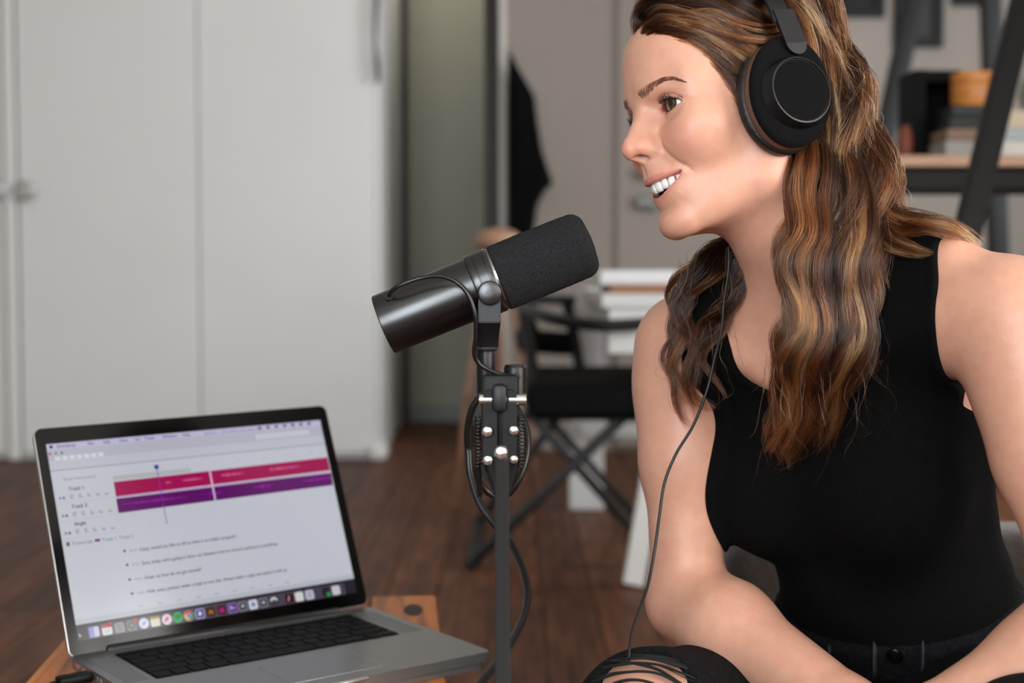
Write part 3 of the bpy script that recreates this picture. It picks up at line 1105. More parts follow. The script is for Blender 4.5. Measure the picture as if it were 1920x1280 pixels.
# ------------------------------------------------------------------ things in the background
def build_coat():
    """dark garment hanging from a hook on the far wall"""
    y = Y_WL - 0.10
    root = empty('hanging_coat', (XD(985, y), y, 0), 'black coat hanging on the far wall behind the microphone', 'coat')
    inv = Matrix.Translation(-Vector((XD(985, y), y, 0)))
    cloth = mat('black_cloth', (5, 5, 6), rough=0.95, bump=(60, 0.5), spec=0.15)
    rows = [(104, 953, 960), (125, 952, 970), (150, 952, 985), (180, 952, 1002), (230, 952, 1008), (280, 952, 1016), (318, 952, 1028), (343, 952, 1036), (360, 952, 1020), (385, 952, 1007), (430, 952, 1001), (470, 954, 998), (500, 958, 992)]
    bm = bmesh.new()
    N = 28
    rings = []
    for i, (py, a, b) in enumerate(rows):
        z = ZD(py, y)
        x0, x1 = XD(a, y), XD(b, y)
        ring = []
        for k in range(N):
            t = 2 * math.pi * k / N
            cx = (x0 + x1) / 2 + (x1 - x0) / 2 * math.cos(t)
            dep = 0.07 * min(1, (i + 1) / 4) * math.sin(t) + 0.012 * math.sin(5 * t + i * 0.4)
            ring.append(bm.verts.new(inv @ Vector((cx, y + dep, z))))
        rings.append(ring)
    for i in range(len(rings) - 1):
        for k in range(N):
            k2 = (k + 1) % N
            bm.faces.new((rings[i][k], rings[i][k2], rings[i + 1][k2], rings[i + 1][k]))
    bm.faces.new(rings[0])
    bm.faces.new(list(reversed(rings[-1])))
    bmesh.ops.recalc_face_normals(bm, faces=bm.faces[:])
    bm_obj('coat_body', bm, cloth, root, smooth=True)
    bm = bmesh.new()
    z = ZD(104, y)
    tube(bm, [inv @ Vector(p) for p in ((XD(956, y), y, z - 0.01), (XD(956, y), y + 0.03, z + 0.03), (XD(956, y), Y_WL, z + 0.03))], 0.006, 8)
    bm_obj('hook', bm, CHROME_M, root, smooth=True)


def build_strap():
    y = Y_CL - 0.012
    bm = bmesh.new()
    pts, rr = [], []
    x = XD(709, y)
    for k, (py, r) in enumerate(((-120, 0.014), (-40, 0.016), (30, 0.017), (80, 0.014), (120, 0.018), (150, 0.013), (158, 0.004))):
        pts.append(Vector((x + 0.006 * math.sin(k * 1.7), y - 0.016, ZD(py, y))))
        rr.append(r)
    tube(bm, [Vector(p) for p in smooth_path(pts, 5)], list(np.interp(np.linspace(0, 6, 31), range(7), rr)), 10, flat=0.5)
    o = bm_obj('hanging_scarf', bm, mat('dark_brown_fabric', (22, 14, 11), rough=0.9), None, smooth=True)
    tag(o, 'narrow dark brown scarf hanging at the closet corner', 'scarf')


WHITE_M = mat('white_paint', (222, 222, 220), rough=0.5, noise=(4, 0.03))


def build_desk():
    x0, x1, y0, y1 = 0.235, 1.0, 3.72, 5.03
    zt = 0.778
    root = empty('desk', ((x0 + x1) / 2, (y0 + y1) / 2, 0), 'white desk with square legs behind the woman', 'desk')
    inv = Matrix.Translation(-Vector(((x0 + x1) / 2, (y0 + y1) / 2, 0)))
    bm = bmesh.new()
    box2(bm, x0, x1, y0, y1, zt - 0.035, zt, 0.004)
    bmesh.ops.transform(bm, matrix=inv, verts=bm.verts)
    bm_obj('desktop', bm, WHITE_M, root)
    for (a, b, c, d, e) in ((x0 + 0.02, x1 - 0.02, y0 + 0.02, y0 + 0.05, 0.12), (x0 + 0.02, x1 - 0.02, y1 - 0.05, y1 - 0.02, 0.06), (x0 + 0.02, x0 + 0.05, y0 + 0.05, y1 - 0.05, 0.05)):
        bm = bmesh.new()
        box2(bm, a, b, c, d, zt - 0.035 - e, zt - 0.035, 0.002)
        bmesh.ops.transform(bm, matrix=inv, verts=bm.verts)
        bm_obj('apron', bm, WHITE_M, root)
    for (xx, yy, w) in ((x0 + 0.026, y1 - 0.05, 0.12), (x1 - 0.05, y0 + 0.05, 0.07), (x1 - 0.05, y1 - 0.05, 0.07)):
        bm = bmesh.new()
        box2(bm, xx - w / 2, xx + w / 2, yy - 0.035, yy + 0.035, 0, zt - 0.035, 0.004)
        bmesh.ops.transform(bm, matrix=inv, verts=bm.verts)
        bm_obj('leg', bm, WHITE_M, root)
    bm = bmesh.new()
    bar(bm, inv @ Vector((0.322, 3.76, 0.003)), inv @ Vector((0.455, 3.86, zt - 0.04)), 0.055, 0.05, up=Vector((0, 1, 0)), bevel=0.003)
    bm_obj('leg', bm, WHITE_M, root)
    # stretcher shelf between the left legs
    bm = bmesh.new()
    box2(bm, x0 + 0.0, x1 - 0.1, y1 - 0.10, y1 - 0.04, 0.26, 0.30, 0.003)
    bmesh.ops.transform(bm, matrix=inv, verts=bm.verts)
    bm_obj('stretcher', bm, WHITE_M, root)
    # things lying on it
    bm = bmesh.new()
    box2(bm, 0.265, 0.75, 3.85, 4.25, zt + 0.0005, zt + 0.022, 0.002)
    o = bm_obj('wooden_tray', bm, mat('tray_wood', (150, 96, 62), rough=0.5, noise=(30, 0.25)))
    tag(o, 'flat brown wooden board lying on the white desk', 'board')
    bm = bmesh.new()
    box2(bm, 0.24, 0.50, 3.88, 4.16, zt + 0.023, zt + 0.062, 0.006)
    o = bm_obj('white_book', bm, mat('white_paper', (232, 234, 236), rough=0.6))
    tag(o, 'thick white book on the brown board', 'book')
    bm = bmesh.new()
    box2(bm, 0.52, 0.74, 3.9, 4.16, zt + 0.023, zt + 0.052, 0.004)
    o = bm_obj('grey_book', bm, mat('grey_paper', (150, 152, 156), rough=0.6))
    tag(o, 'grey book beside the white book on the desk', 'book')


def build_chair():
    m = mat('chair_black', (7, 7, 8), rough=0.5, spec=0.4)
    seat_m = mat('chair_black_cushion', (6, 6, 7), rough=0.85, bump=(200, 0.3), spec=0.2)
    root = empty('folding_chair', (0.14, 4.25, 0), 'black armchair with crossed legs standing at the white desk', 'chair')
    inv = Matrix.Translation(-Vector((0.14, 4.25, 0)))

    def b_(name, a, c, w=0.030, h=0.030, mm_=m):
        bm = bmesh.new()
        bar(bm, inv @ Vector(a), inv @ Vector(c), w, h, bevel=0.005)
        return bm_obj(name, bm, mm_, root, smooth=True, auto=40)
    xl, xr = -0.11, 0.40
    for y in (3.98, 4.58):
        b_('crossed_leg', (xl, y, 0.02), (0.32 if y < 4.2 else 0.20, y, 0.435), 0.040, 0.028)
        b_('crossed_leg', (xr + 0.02, y + 0.03, 0.02), (0.05, y + 0.03, 0.435), 0.036, 0.026)
    for xx in (xl, xr + 0.02):
        b_('floor_rail', (xx, 3.96, 0.018), (xx, 4.62, 0.018), 0.036, 0.03)
    bm = bmesh.new()
    box2(bm, 0.04, 0.42, 3.90, 4.62, 0.43, 0.53, 0.03, 4)
    bmesh.ops.transform(bm, matrix=inv, verts=bm.verts)
    bm_obj('seat', bm, seat_m, root, smooth=True, auto=60)
    for y in (4.02, 4.56):
        b_('seat_rail', (0.03, y, 0.43), (0.43, y, 0.43), 0.03, 0.03)
    # arms and back: curved rails on posts
    bm = bmesh.new()
    pts = [(0.36, 3.66, 0.705), (0.22, 3.66, 0.70), (0.10, 3.80, 0.715), (0.02, 4.14, 0.74), (0.03, 4.40, 0.745), (0.10, 4.60, 0.745), (0.20, 4.66, 0.74)]
    tube(bm, [inv @ Vector(p) for p in smooth_path(pts, 8)], 0.021, 10, flat=0.8)
    bm_obj('arm_rail', bm, m, root, smooth=True)
    bm = bmesh.new()
    pts = [(0.06, 4.2, 0.66), (0.03, 4.36, 0.63), (0.08, 4.58, 0.61), (0.16, 4.66, 0.60), (0.21, 4.66, 0.60)]
    tube(bm, [inv @ Vector(p) for p in smooth_path(pts, 8)], 0.020, 10, flat=2.0)
    bm_obj('back_band', bm, seat_m, root, smooth=True)
    b_('post', (0.085, 4.0, 0.43), (0.03, 4.2, 0.72))
    b_('post', (0.06, 4.6, 0.43), (0.05, 4.55, 0.74))
    b_('post', (0.24, 4.62, 0.43), (0.18, 4.66, 0.74))


def build_post():
    """tan wooden stool behind the microphone, seen as a rounded post"""
    root = empty('wooden_stool', (XD(934, 4.9), 4.9, 0), 'pale wooden bar stool with rounded seat behind the microphone', 'stool')
    m = mat('pale_wood', (168, 128, 104), rough=0.5, noise=(20, 0.2))
    zt = ZD(428, 4.9)
    bm = bmesh.new()
    lathe(bm, [(zt - 0.07, 0.02), (zt - 0.066, 0.075), (zt - 0.05, 0.086), (zt - 0.03, 0.08), (zt - 0.008, 0.055), (zt, 0.02)], (0, 0, 0), (0, 0, 1), 28)
    bm_obj('seat', bm, m, root, smooth=True, auto=60)
    for k in range(3):
        a = math.radians(35 + 120 * k)
        bm = bmesh.new()
        tube(bm, [Vector((0.03 * math.cos(a), 0.03 * math.sin(a), zt - 0.06)), Vector((0.12 * math.cos(a), 0.12 * math.sin(a), 0.4)), Vector((0.17 * math.cos(a), 0.17 * math.sin(a), 0.0))], [0.013, 0.015, 0.011], 10)
        bm_obj('leg', bm, m, root, smooth=True)
    bm = bmesh.new()
    lathe(bm, [(0.40, 0.108), (0.40, 0.122), (0.412, 0.122), (0.412, 0.108)], (0, 0, 0), (0, 0, 1), 28, cap=False)
    bm_obj('foot_ring', bm, m, root, smooth=True)


def build_shelf():
    y0 = 3.35
    root = empty('ladder_shelf', (XD(1790, y0), y0, 0), 'black leaning ladder shelf with pale board at the right', 'shelf')
    inv = Matrix.Translation(-Vector((XD(1790, y0), y0, 0)))
    blk = mat('shelf_black_metal', (8, 8, 9), rough=0.6, spec=0.3)
    board = mat('shelf_board', (186, 146, 118), rough=0.5, noise=(12, 0.15), stretch=(1, 8, 8))

    def pole(a, b, w):
        bm = bmesh.new()
        A_, B_ = P(*a), P(*b)
        d = (B_ - A_).normalized()
        # carry the pole down to the floor
        B_ = B_ + d * (B_.z / -d.z if d.z < 0 else 0)
        A_ = A_ - d * 0.5
        bar(bm, inv @ A_, inv @ B_, w, w * 0.8, up=Vector((0, 1, 0)), bevel=0.004)
        bm_obj('pole', bm, blk, root, smooth=True, auto=40)
    pole((1915, 20, 2.75), (1812, 440, 2.62), 0.046)
    pole((1716, -10, 5.45), (1660, 250, 5.35), 0.072)
    pole((1856, -20, 5.55), (1862, 170, 5.55), 0.072)
    zt = ZD(297, 3.4)
    bm = bmesh.new()
    box2(bm, XD(1655, 3.4), XD(2080, 3.4), 3.30, 3.66, zt - 0.026, zt, 0.003)
    bmesh.ops.transform(bm, matrix=inv, verts=bm.verts)
    bm_obj('shelf_board', bm, board, root)
    bm = bmesh.new()
    box2(bm, XD(1655, 3.4), XD(2080, 3.4), 3.34, 3.64, zt - 0.075, zt - 0.0265, 0.003)
    bmesh.ops.transform(bm, matrix=inv, verts=bm.verts)
    bm_obj('under_board_shade', bm, blk, root)  # black block put in for the shadow below the board
    return zt


def build_shelf_things(zt):
    y = 3.45

    def b2(name, px0, px1, py0, py1, ya, yb, m, label, cat, bev=0.003, group=None, base=None):
        bm = bmesh.new()
        z1, z0 = ZD(py0, y), (ZD(py1, y) if base is None else base)
        box2(bm, XD(px0, y), XD(px1, y), ya, yb, z0, z1, bev)
        o = bm_obj(name, bm, m)
        return tag(o, label, cat, group), z1
    blk = mat('matt_black_box', (8, 8, 8), rough=0.8, spec=0.2)
    # open black box frame standing on the board
    root = empty('box_frame', (XD(1722, y), y, zt), 'open black shadow box standing on the shelf behind books', 'box')
    inv = Matrix.Translation(-Vector((XD(1722, y), y, zt)))
    x0, x1 = XD(1712, y), XD(1812, y)
    z1 = ZD(128, y)
    for nm, args in (('side', (x0, x0 + 0.03, y + 0.02, y + 0.16, zt + 0.0005, z1)), ('side', (x1 - 0.012, x1, y + 0.06, y + 0.16, zt + 0.0005, z1 - 0.01)), ('top', (x0 + 0.03, x1 - 0.012, y + 0.03, y + 0.16, z1 - 0.028, z1)), ('back', (x0 + 0.03, x1 - 0.012, y + 0.15, y + 0.158, zt + 0.0005, z1 - 0.028))):
        bm = bmesh.new()
        box2(bm, *args, 0.002)
        bmesh.ops.transform(bm, matrix=inv, verts=bm.verts)
        bm_obj(nm, bm, blk, root)
    # books lying under the round box
    o, z = b2('book', 1741, 1838, 272, 0, y - 0.12, y + 0.018, mat('book_grey_pages', (150, 148, 144), rough=0.7, noise=(120, 0.3), stretch=(1, 1, 40)), 'grey-edged book at the bottom of the shelf pile', 'book', 0.002, None, zt + 0.0005)
    o, z = b2('book', 1743, 1836, 250, 0, y - 0.12, y + 0.016, mat('book_brown_pages', (128, 104, 86), rough=0.7, noise=(120, 0.3), stretch=(1, 1, 40)), 'brown-edged book on the grey-edged book', 'book', 0.002, None, z + 0.0005)
    o, z = b2('book', 1752, 1838, 226, 0, y - 0.10, y + 0.014, mat('book_black', (16, 17, 20), rough=0.6), 'thick black book below the dark green book', 'book', 0.003, None, z + 0.0005)
    o, z = b2('book', 1756, 1836, 206, 0, y - 0.10, y + 0.012, mat('book_dark_green', (20, 28, 30), rough=0.6), 'dark green book right below the round wooden box', 'book', 0.003, None, z + 0.0005)
    bm = bmesh.new()
    r = (XD(1852, y) - XD(1768, y)) / 2
    c = (XD(1810, y), y - 0.04, z + 0.0005)
    h = ZD(143, y) - z
    lathe(bm, [(0, r * 0.96), (0.003, r), (h * 0.68, r), (h * 0.70, r * 0.985), (h * 0.72, r), (h * 0.97, r), (h, r * 0.97), (h + 0.0005, 0.004)], c, (0, 0, 1), 48)
    o = bm_obj('round_box', bm, mat('orange_wood', (196, 124, 56), rough=0.4, noise=(10, 0.2), stretch=(1, 1, 6)), None, smooth=True, auto=40)
    tag(o, 'round orange-brown wooden box on top of the book pile', 'box')
    # right of the pole
    o, z = b2('book', 1852, 1930, 268, 0, y - 0.08, y + 0.08, mat('book_white', (206, 204, 198), rough=0.6), 'white book at the bottom right of the shelf', 'book', 0.003, None, zt + 0.0005)
    o, z = b2('book', 1856, 1935, 246, 0, y - 0.08, y + 0.08, mat('book_pale_blue', (170, 180, 184), rough=0.6), 'pale blue book lying on the white book', 'book', 0.003, None, z + 0.0005)
    o, z = b2('book', 1858, 1928, 212, 0, y - 0.07, y + 0.08, mat('book_cream', (206, 190, 164), rough=0.6), 'thick cream book on the pale blue book', 'book', 0.004, None, z + 0.0005)
    o, z2 = b2('book', 1838, 1854, 196, 0, y + 0.03, y + 0.14, mat('book_tan', (190, 172, 146), rough=0.6), 'narrow tan book standing beside the round box', 'book', 0.002, None, zt + 0.0005)
    bm = bmesh.new()
    rv = XD(1930, y) - XD(1903, y)
    cv = (XD(1930, y), y, z + 0.0005)
    hv = ZD(118, y) - z
    lathe(bm, [(0, rv * 0.6), (hv * 0.05, rv * 0.75), (hv * 0.35, rv), (hv * 0.6, rv * 0.85), (hv * 0.8, rv * 0.45), (hv * 0.95, rv * 0.42), (hv, rv * 0.5)], cv, (0, 0, 1), 32)
    o = bm_obj('vase', bm, mat('vase_grey_glass', (120, 128, 132), rough=0.2), None, smooth=True, auto=50)
    tag(o, 'grey glazed vase on the cream book at the frame edge', 'vase')
    # terracotta jar left of the box
    bm = bmesh.new()
    rv = (XD(1702, y) - XD(1672, y)) / 2
    hv = ZD(238, y) - zt
    lathe(bm, [(0.0005, rv * 0.7), (hv * 0.1, rv * 0.85), (hv * 0.5, rv), (hv * 0.8, rv * 0.8), (hv * 0.92, rv * 0.6), (hv, rv * 0.66)], (XD(1688, y), y - 0.02, zt), (0, 0, 1), 28)
    o = bm_obj('jar', bm, mat('terracotta', (112, 52, 30), rough=0.6), None, smooth=True, auto=50)
    tag(o, 'small terracotta jar on the shelf near the woman\'s hair', 'jar')


def build_frames():
    blk = mat('frame_black', (7, 7, 7), rough=0.6, spec=0.3)
    art = mat('frame_art', (92, 88, 84), rough=0.6, noise=(6, 0.5))
    y = Y_WL
    specs = [((1668, 1758, -70, 90), 'black picture frame on the far wall left of the leaning pole'),
             ((1548, 1650, -80, 34), 'dark picture frame above the woman\'s hair'),
             ((1775, 1850, -90, 12), 'dark picture frame at the top right on the far wall')]
    for (a, b, c, d), lab in specs:
        x0, x1, z1, z0 = XD(a, y), XD(b, y), ZD(c, y), ZD(d, y)
        root = empty('picture_frame', ((x0 + x1) / 2, y, (z0 + z1) / 2), lab, 'picture frame')
        hw, hh, t = (x1 - x0) / 2, (z1 - z0) / 2, 0.045
        for (u0, u1, v0, v1) in ((-hw, -hw + t, -hh, hh), (hw - t, hw, -hh, hh), (-hw + t, hw - t, -hh, -hh + t), (-hw + t, hw - t, hh - t, hh)):
            bm = bmesh.new()
            box2(bm, u0, u1, -0.03, -0.0005, v0, v1, 0.002)
            bm_obj('frame_side', bm, blk, root)
        bm = bmesh.new()
        box2(bm, -hw + t, hw - t, -0.012, -0.0005, -hh + t, hh - t)
        bm_obj('picture', bm, blk if a != 1668 else mat('frame_dark_art', (20, 19, 19), rough=0.6, noise=(6, 0.6)), root)


def build_seat():
    """low dark upholstered bench the woman sits on"""
    fur = mat('dark_brown_upholstery', (40, 30, 26), rough=0.95, noise=(70, 0.5), bump=(90, 1.0), sheen=0.3)
    root = empty('bench', (0.64, 1.60, 0), 'low dark brown upholstered bench under the woman', 'bench')
    bm = bmesh.new()
    box2(bm, -0.36, 0.36, -0.20, 0.22, 0.10, 0.285, 0.04, 4)
    bm_obj('seat', bm, fur, root, smooth=True, auto=60)
    bm = bmesh.new()
    box2(bm, -0.36, 0.36, 0.22, 0.40, 0.10, 0.50, 0.06, 4)
    bm_obj('backrest', bm, fur, root, smooth=True, auto=60)
    for sx in (-0.3, 0.3):
        for sy in (-0.14, 0.32):
            bm = bmesh.new()
            lathe(bm, [(0, 0.018), (0.11, 0.026)], (sx, sy, 0), (0, 0, 1), 14)
            bm_obj('leg', bm, DARKWOOD_M, root, smooth=True, auto=40)


build_coat()
build_strap()
build_desk()
build_chair()
build_post()
build_shelf_things(build_shelf())
build_frames()
build_seat()
print('TOTAL script', round(time.time() - T_START, 1), 's')

# ------------------------------------------------------------------ sculpting: signed distance fields meshed with sparse surface nets
def smin(a, b, k):
    k = np.float32(k)
    h = np.maximum(k - np.abs(a - b), np.float32(0))
    return np.minimum(a, b) - h * h * (np.float32(0.25) / k)


def smax(a, b, k):
    k = np.float32(k)
    h = np.maximum(k - np.abs(a - b), np.float32(0))
    return np.maximum(a, b) + h * h * (np.float32(0.25) / k)


def ell(p, c, r):
    """ellipsoid; points are a (3, N) array"""
    f4 = np.float32
    x = (p[0] - f4(c[0])) * f4(1.0 / r[0])
    y = (p[1] - f4(c[1])) * f4(1.0 / r[1])
    z = (p[2] - f4(c[2])) * f4(1.0 / r[2])
    k0 = np.sqrt(x * x + y * y + z * z) + f4(1e-6)
    x *= f4(1.0 / r[0])
    y *= f4(1.0 / r[1])
    z *= f4(1.0 / r[2])
    k1 = np.sqrt(x * x + y * y + z * z) + f4(1e-9)
    return k0 * (k0 - f4(1.0)) / k1


def ellr(p, c, r, M):
    """ellipsoid in the frame given by the rows of M"""
    q = np.array(M, np.float32) @ (p - np.array(c, np.float32)[:, None])
    return ell(q, (0, 0, 0), r)


def cone(p, a, b, ra, rb):
    """capsule between a and b with radius going from ra to rb"""
    f4 = np.float32
    bx, by, bz = f4(b[0] - a[0]), f4(b[1] - a[1]), f4(b[2] - a[2])
    x, y, z = p[0] - f4(a[0]), p[1] - f4(a[1]), p[2] - f4(a[2])
    h = np.clip((x * bx + y * by + z * bz) * f4(1.0 / (bx * bx + by * by + bz * bz)), f4(0), f4(1))
    x -= h * bx
    y -= h * by
    z -= h * bz
    return np.sqrt(x * x + y * y + z * z) - (f4(ra) + f4(rb - ra) * h)


def chain(p, pts, k=0.0):
    d = None
    for i in range(len(pts) - 1):
        a, b = pts[i], pts[i + 1]
        e = cone(p, a[:3], b[:3], a[3], b[3])
        d = e if d is None else (smin(d, e, k) if k > 0 else np.minimum(d, e))
    return d


def surface_nets(f, xs, ys, zs, bs=10, lip=1.35):
    """mesh f(points)=0 on the tensor grid xs x ys x zs, visiting only blocks near the surface"""
    nx, ny, nz = len(xs) - 1, len(ys) - 1, len(zs) - 1
    gx, gy, gz = [np.arange(0, n, bs) for n in (nx, ny, nz)]
    I, J, K = np.meshgrid(gx, gy, gz, indexing='ij')
    I, J, K = I.ravel(), J.ravel(), K.ravel()

    def ext(g, n, arr):
        e = np.minimum(g + bs, n)
        return arr[g], arr[e]
    x0, x1 = ext(I, nx, xs)
    y0, y1 = ext(J, ny, ys)
    z0, z1 = ext(K, nz, zs)
    cen = np.stack([(x0 + x1) / 2, (y0 + y1) / 2, (z0 + z1) / 2], 0).astype(np.float32)
    rad = 0.5 * np.sqrt((x1 - x0) ** 2 + (y1 - y0) ** 2 + (z1 - z0) ** 2)
    v = np.concatenate([f(cen[:, i:i + 4000]) for i in range(0, cen.shape[1], 4000)])
    keep = np.abs(v) < rad * lip + 2.0
    I, J, K = I[keep], J[keep], K[keep]
    mo = np.zeros(len(I), np.int64)
    for bit in range(8):
        for ax_, g_ in enumerate((I // bs, J // bs, K // bs)):
            mo |= ((g_.astype(np.int64) >> bit) & 1) << (3 * bit + ax_)
    mo = np.argsort(mo)
    I, J, K = I[mo], J[mo], K[mo]
    n1 = bs + 1
    li, lj, lk = np.meshgrid(np.arange(n1), np.arange(n1), np.arange(n1), indexing='ij')
    ids_all, pos_all, quads = [], [], []
    B = 90
    ex, ey, ez = len(xs) - 1, len(ys) - 1, len(zs) - 1
    def work(s0):
        bi, bj, bk = I[s0:s0 + B], J[s0:s0 + B], K[s0:s0 + B]
        ii = np.minimum(bi[:, None, None, None] + li, ex)
        jj = np.minimum(bj[:, None, None, None] + lj, ey)
        kk = np.minimum(bk[:, None, None, None] + lk, ez)
        pts = np.stack([xs[ii].ravel(), ys[jj].ravel(), zs[kk].ravel()], 0).astype(np.float32)
        val = f(pts).reshape(ii.shape)
        inside = val < 0
        # active cells
        s = np.zeros(val[:, :-1, :-1, :-1].shape, np.int8)
        for dx in (0, 1):
            for dy in (0, 1):
                for dz in (0, 1):
                    s += inside[:, dx:dx + bs, dy:dy + bs, dz:dz + bs]
        act = (s > 0) & (s < 8)
        ok = (bi[:, None, None, None] + li[:-1, :-1, :-1] < nx) & (bj[:, None, None, None] + lj[:-1, :-1, :-1] < ny) & (bk[:, None, None, None] + lk[:-1, :-1, :-1] < nz)
        act &= ok
        b, i, j, k = np.nonzero(act)
        if len(b) == 0:
            return
        acc = np.zeros((len(b), 3))
        cnt = np.zeros(len(b))
        gi, gj, gk = bi[b] + i, bj[b] + j, bk[b] + k
        P8 = {}
        V8 = {}
        for dx in (0, 1):
            for dy in (0, 1):
                for dz in (0, 1):
                    P8[dx, dy, dz] = np.stack([xs[gi + dx], ys[gj + dy], zs[gk + dz]], 1)
                    V8[dx, dy, dz] = val[b, i + dx, j + dy, k + dz]
        keys = list(P8)
        for a in keys:
            for ax in range(3):
                if a[ax] == 0:
                    c = list(a)
                    c[ax] = 1
                    c = tuple(c)
                    va, vb = V8[a], V8[c]
                    cr = (va < 0) != (vb < 0)
                    t = np.where(cr, va / np.where(cr, va - vb, 1), 0)
                    acc += np.where(cr[:, None], P8[a] + (P8[c] - P8[a]) * t[:, None], 0)
                    cnt += cr
        pos_all.append(acc / cnt[:, None])
        cid = (gi.astype(np.int64) * (ny + 1) + gj) * (nz + 1) + gk
        ids_all.append(cid)
        # edges with a sign change -> quads
        for ax in range(3):
            a = inside[:, :bs, :bs, :bs]
            sl = [slice(None), slice(0, bs), slice(0, bs), slice(0, bs)]
            sl[ax + 1] = slice(1, bs + 1)
            c = inside[tuple(sl)]
            b, i, j, k = np.nonzero(a != c)
            gi, gj, gk = bi[b] + i, bj[b] + j, bk[b] + k
            u, w = [(1, 2), (2, 0), (0, 1)][ax]
            lim = [gi < nx, gj < ny, gk < nz]
            G = [gi, gj, gk]
            m = (G[u] > 0) & (G[w] > 0) & (G[u] < [nx, ny, nz][u]) & (G[w] < [nx, ny, nz][w]) & lim[ax]
            flip = a[b, i, j, k][m]
            G = [g[m] for g in G]

            def cell(du, dw):
                H = list(G)
                H[u] = H[u] - du
                H[w] = H[w] - dw
                return (H[0].astype(np.int64) * (ny + 1) + H[1]) * (nz + 1) + H[2]
            q = np.stack([cell(1, 1), cell(0, 1), cell(0, 0), cell(1, 0)], 1)
            q[~flip] = q[~flip][:, ::-1]
            quads.append(q)
    with ThreadPoolExecutor(4) as ex_:
        list(ex_.map(work, range(0, len(I), B)))
    ids = np.concatenate(ids_all)
    pos = np.concatenate(pos_all)
    o = np.argsort(ids)
    ids, pos = ids[o], pos[o]
    Q = np.concatenate(quads)
    ix = np.searchsorted(ids, Q)
    ix = np.minimum(ix, len(ids) - 1)
    good = (ids[ix] == Q).all(1)
    return pos, ix[good]


def np_mesh(name, pos, quads, material, parent=None, smooth=True):
    me = bpy.data.meshes.new(name)
    me.vertices.add(len(pos))
    me.vertices.foreach_set('co', np.ascontiguousarray(pos, np.float32).ravel())
    me.loops.add(quads.size)
    me.loops.foreach_set('vertex_index', quads.astype(np.int32).ravel())
    me.polygons.add(len(quads))
    me.polygons.foreach_set('loop_start', np.arange(0, quads.size, quads.shape[1], dtype=np.int32))
    me.update(calc_edges=True)
    me.validate()
    if smooth:
        me.polygons.foreach_set('use_smooth', np.ones(len(me.polygons), bool))
    for m in (material if isinstance(material, (list, tuple)) else [material]):
        me.materials.append(m)
    o = bpy.data.objects.new(name, me)
    return link(o, parent)


def axis_grid(segments):
    """[(start, step), ..., (end, None)] -> node coordinates"""
    out = []
    for (a, st), (b, _n) in zip(segments[:-1], segments[1:]):
        n = max(1, int(round((b - a) / st)))
        out.append(a + (b - a) * np.arange(n) / n)
    out.append(np.array([segments[-1][0]]))
    return np.concatenate(out)

# ------------------------------------------------------------------ the woman: head
HEAD_O = np.array([195.94, 1295.57, 977.43])          # mm, between the ears
HEAD_R = np.array([[-0.908287, 0.376406, -0.182573],
                   [-0.404395, -0.901739, 0.152744],
                   [-0.107140, 0.212567, 0.971255]])   # columns: forward, left, up
HEAD_S = 0.97


def to_head(p):
    return (HEAD_R.T / HEAD_S).astype(np.float32) @ (p - HEAD_O.astype(np.float32)[:, None])


def from_head(q):
    """head-local mm -> world metres"""
    return (np.atleast_2d(np.array(q, float)) * HEAD_S @ HEAD_R.T + HEAD_O) / 1000.0


def HV(x, y, z):
    return Vector(from_head((x, y, z))[0])


EYE_C = (66.3, 31.0, 16.0)
EYE_R = 12.2


def eye_curves(y):
    t = np.clip((y - 31.0) / 15.0, -1.25, 1.25)
    base = 13.7 + 0.3 * t
    up = base + 6.6 * (1 - t * t) + 0.5 * (1 - t * t) * -t
    lo = base - 3.1 * (1 - t * t) - 0.4 * (1 - t * t) * t
    return up, lo


def mouth_curves(y):
    t = np.clip(y / 28.5, -1.3, 1.3)
    e = 1 - t * t
    up = -44.4 - 3.9 * e
    lo = -45.2 - 15.0 * e
    return up, lo


def line2(y, z, pts):
    """distance in the (y, z) plane to a polyline of (y, z, amplitude); returns gaussian-weighted amplitude source"""
    best = None
    amp = None
    f4 = np.float32
    for (a, b) in zip(pts[:-1], pts[1:]):
        by, bz = f4(b[0] - a[0]), f4(b[1] - a[1])
        h = np.clip(((y - f4(a[0])) * by + (z - f4(a[1])) * bz) * f4(1.0 / (by * by + bz * bz)), f4(0), f4(1))
        dy = y - f4(a[0]) - h * by
        dz = z - f4(a[1]) - h * bz
        d = dy * dy + dz * dz
        am = f4(a[2]) + f4(b[2] - a[2]) * h
        if best is None:
            best, amp = d, am
        else:
            c = d < best
            best = np.where(c, d, best)
            amp = np.where(c, am, amp)
    return best, amp


def groove(y, z, pts, w):
    d2, amp = line2(y, z, pts)
    return amp * np.exp(-d2 * np.float32(1.0 / (w * w)))


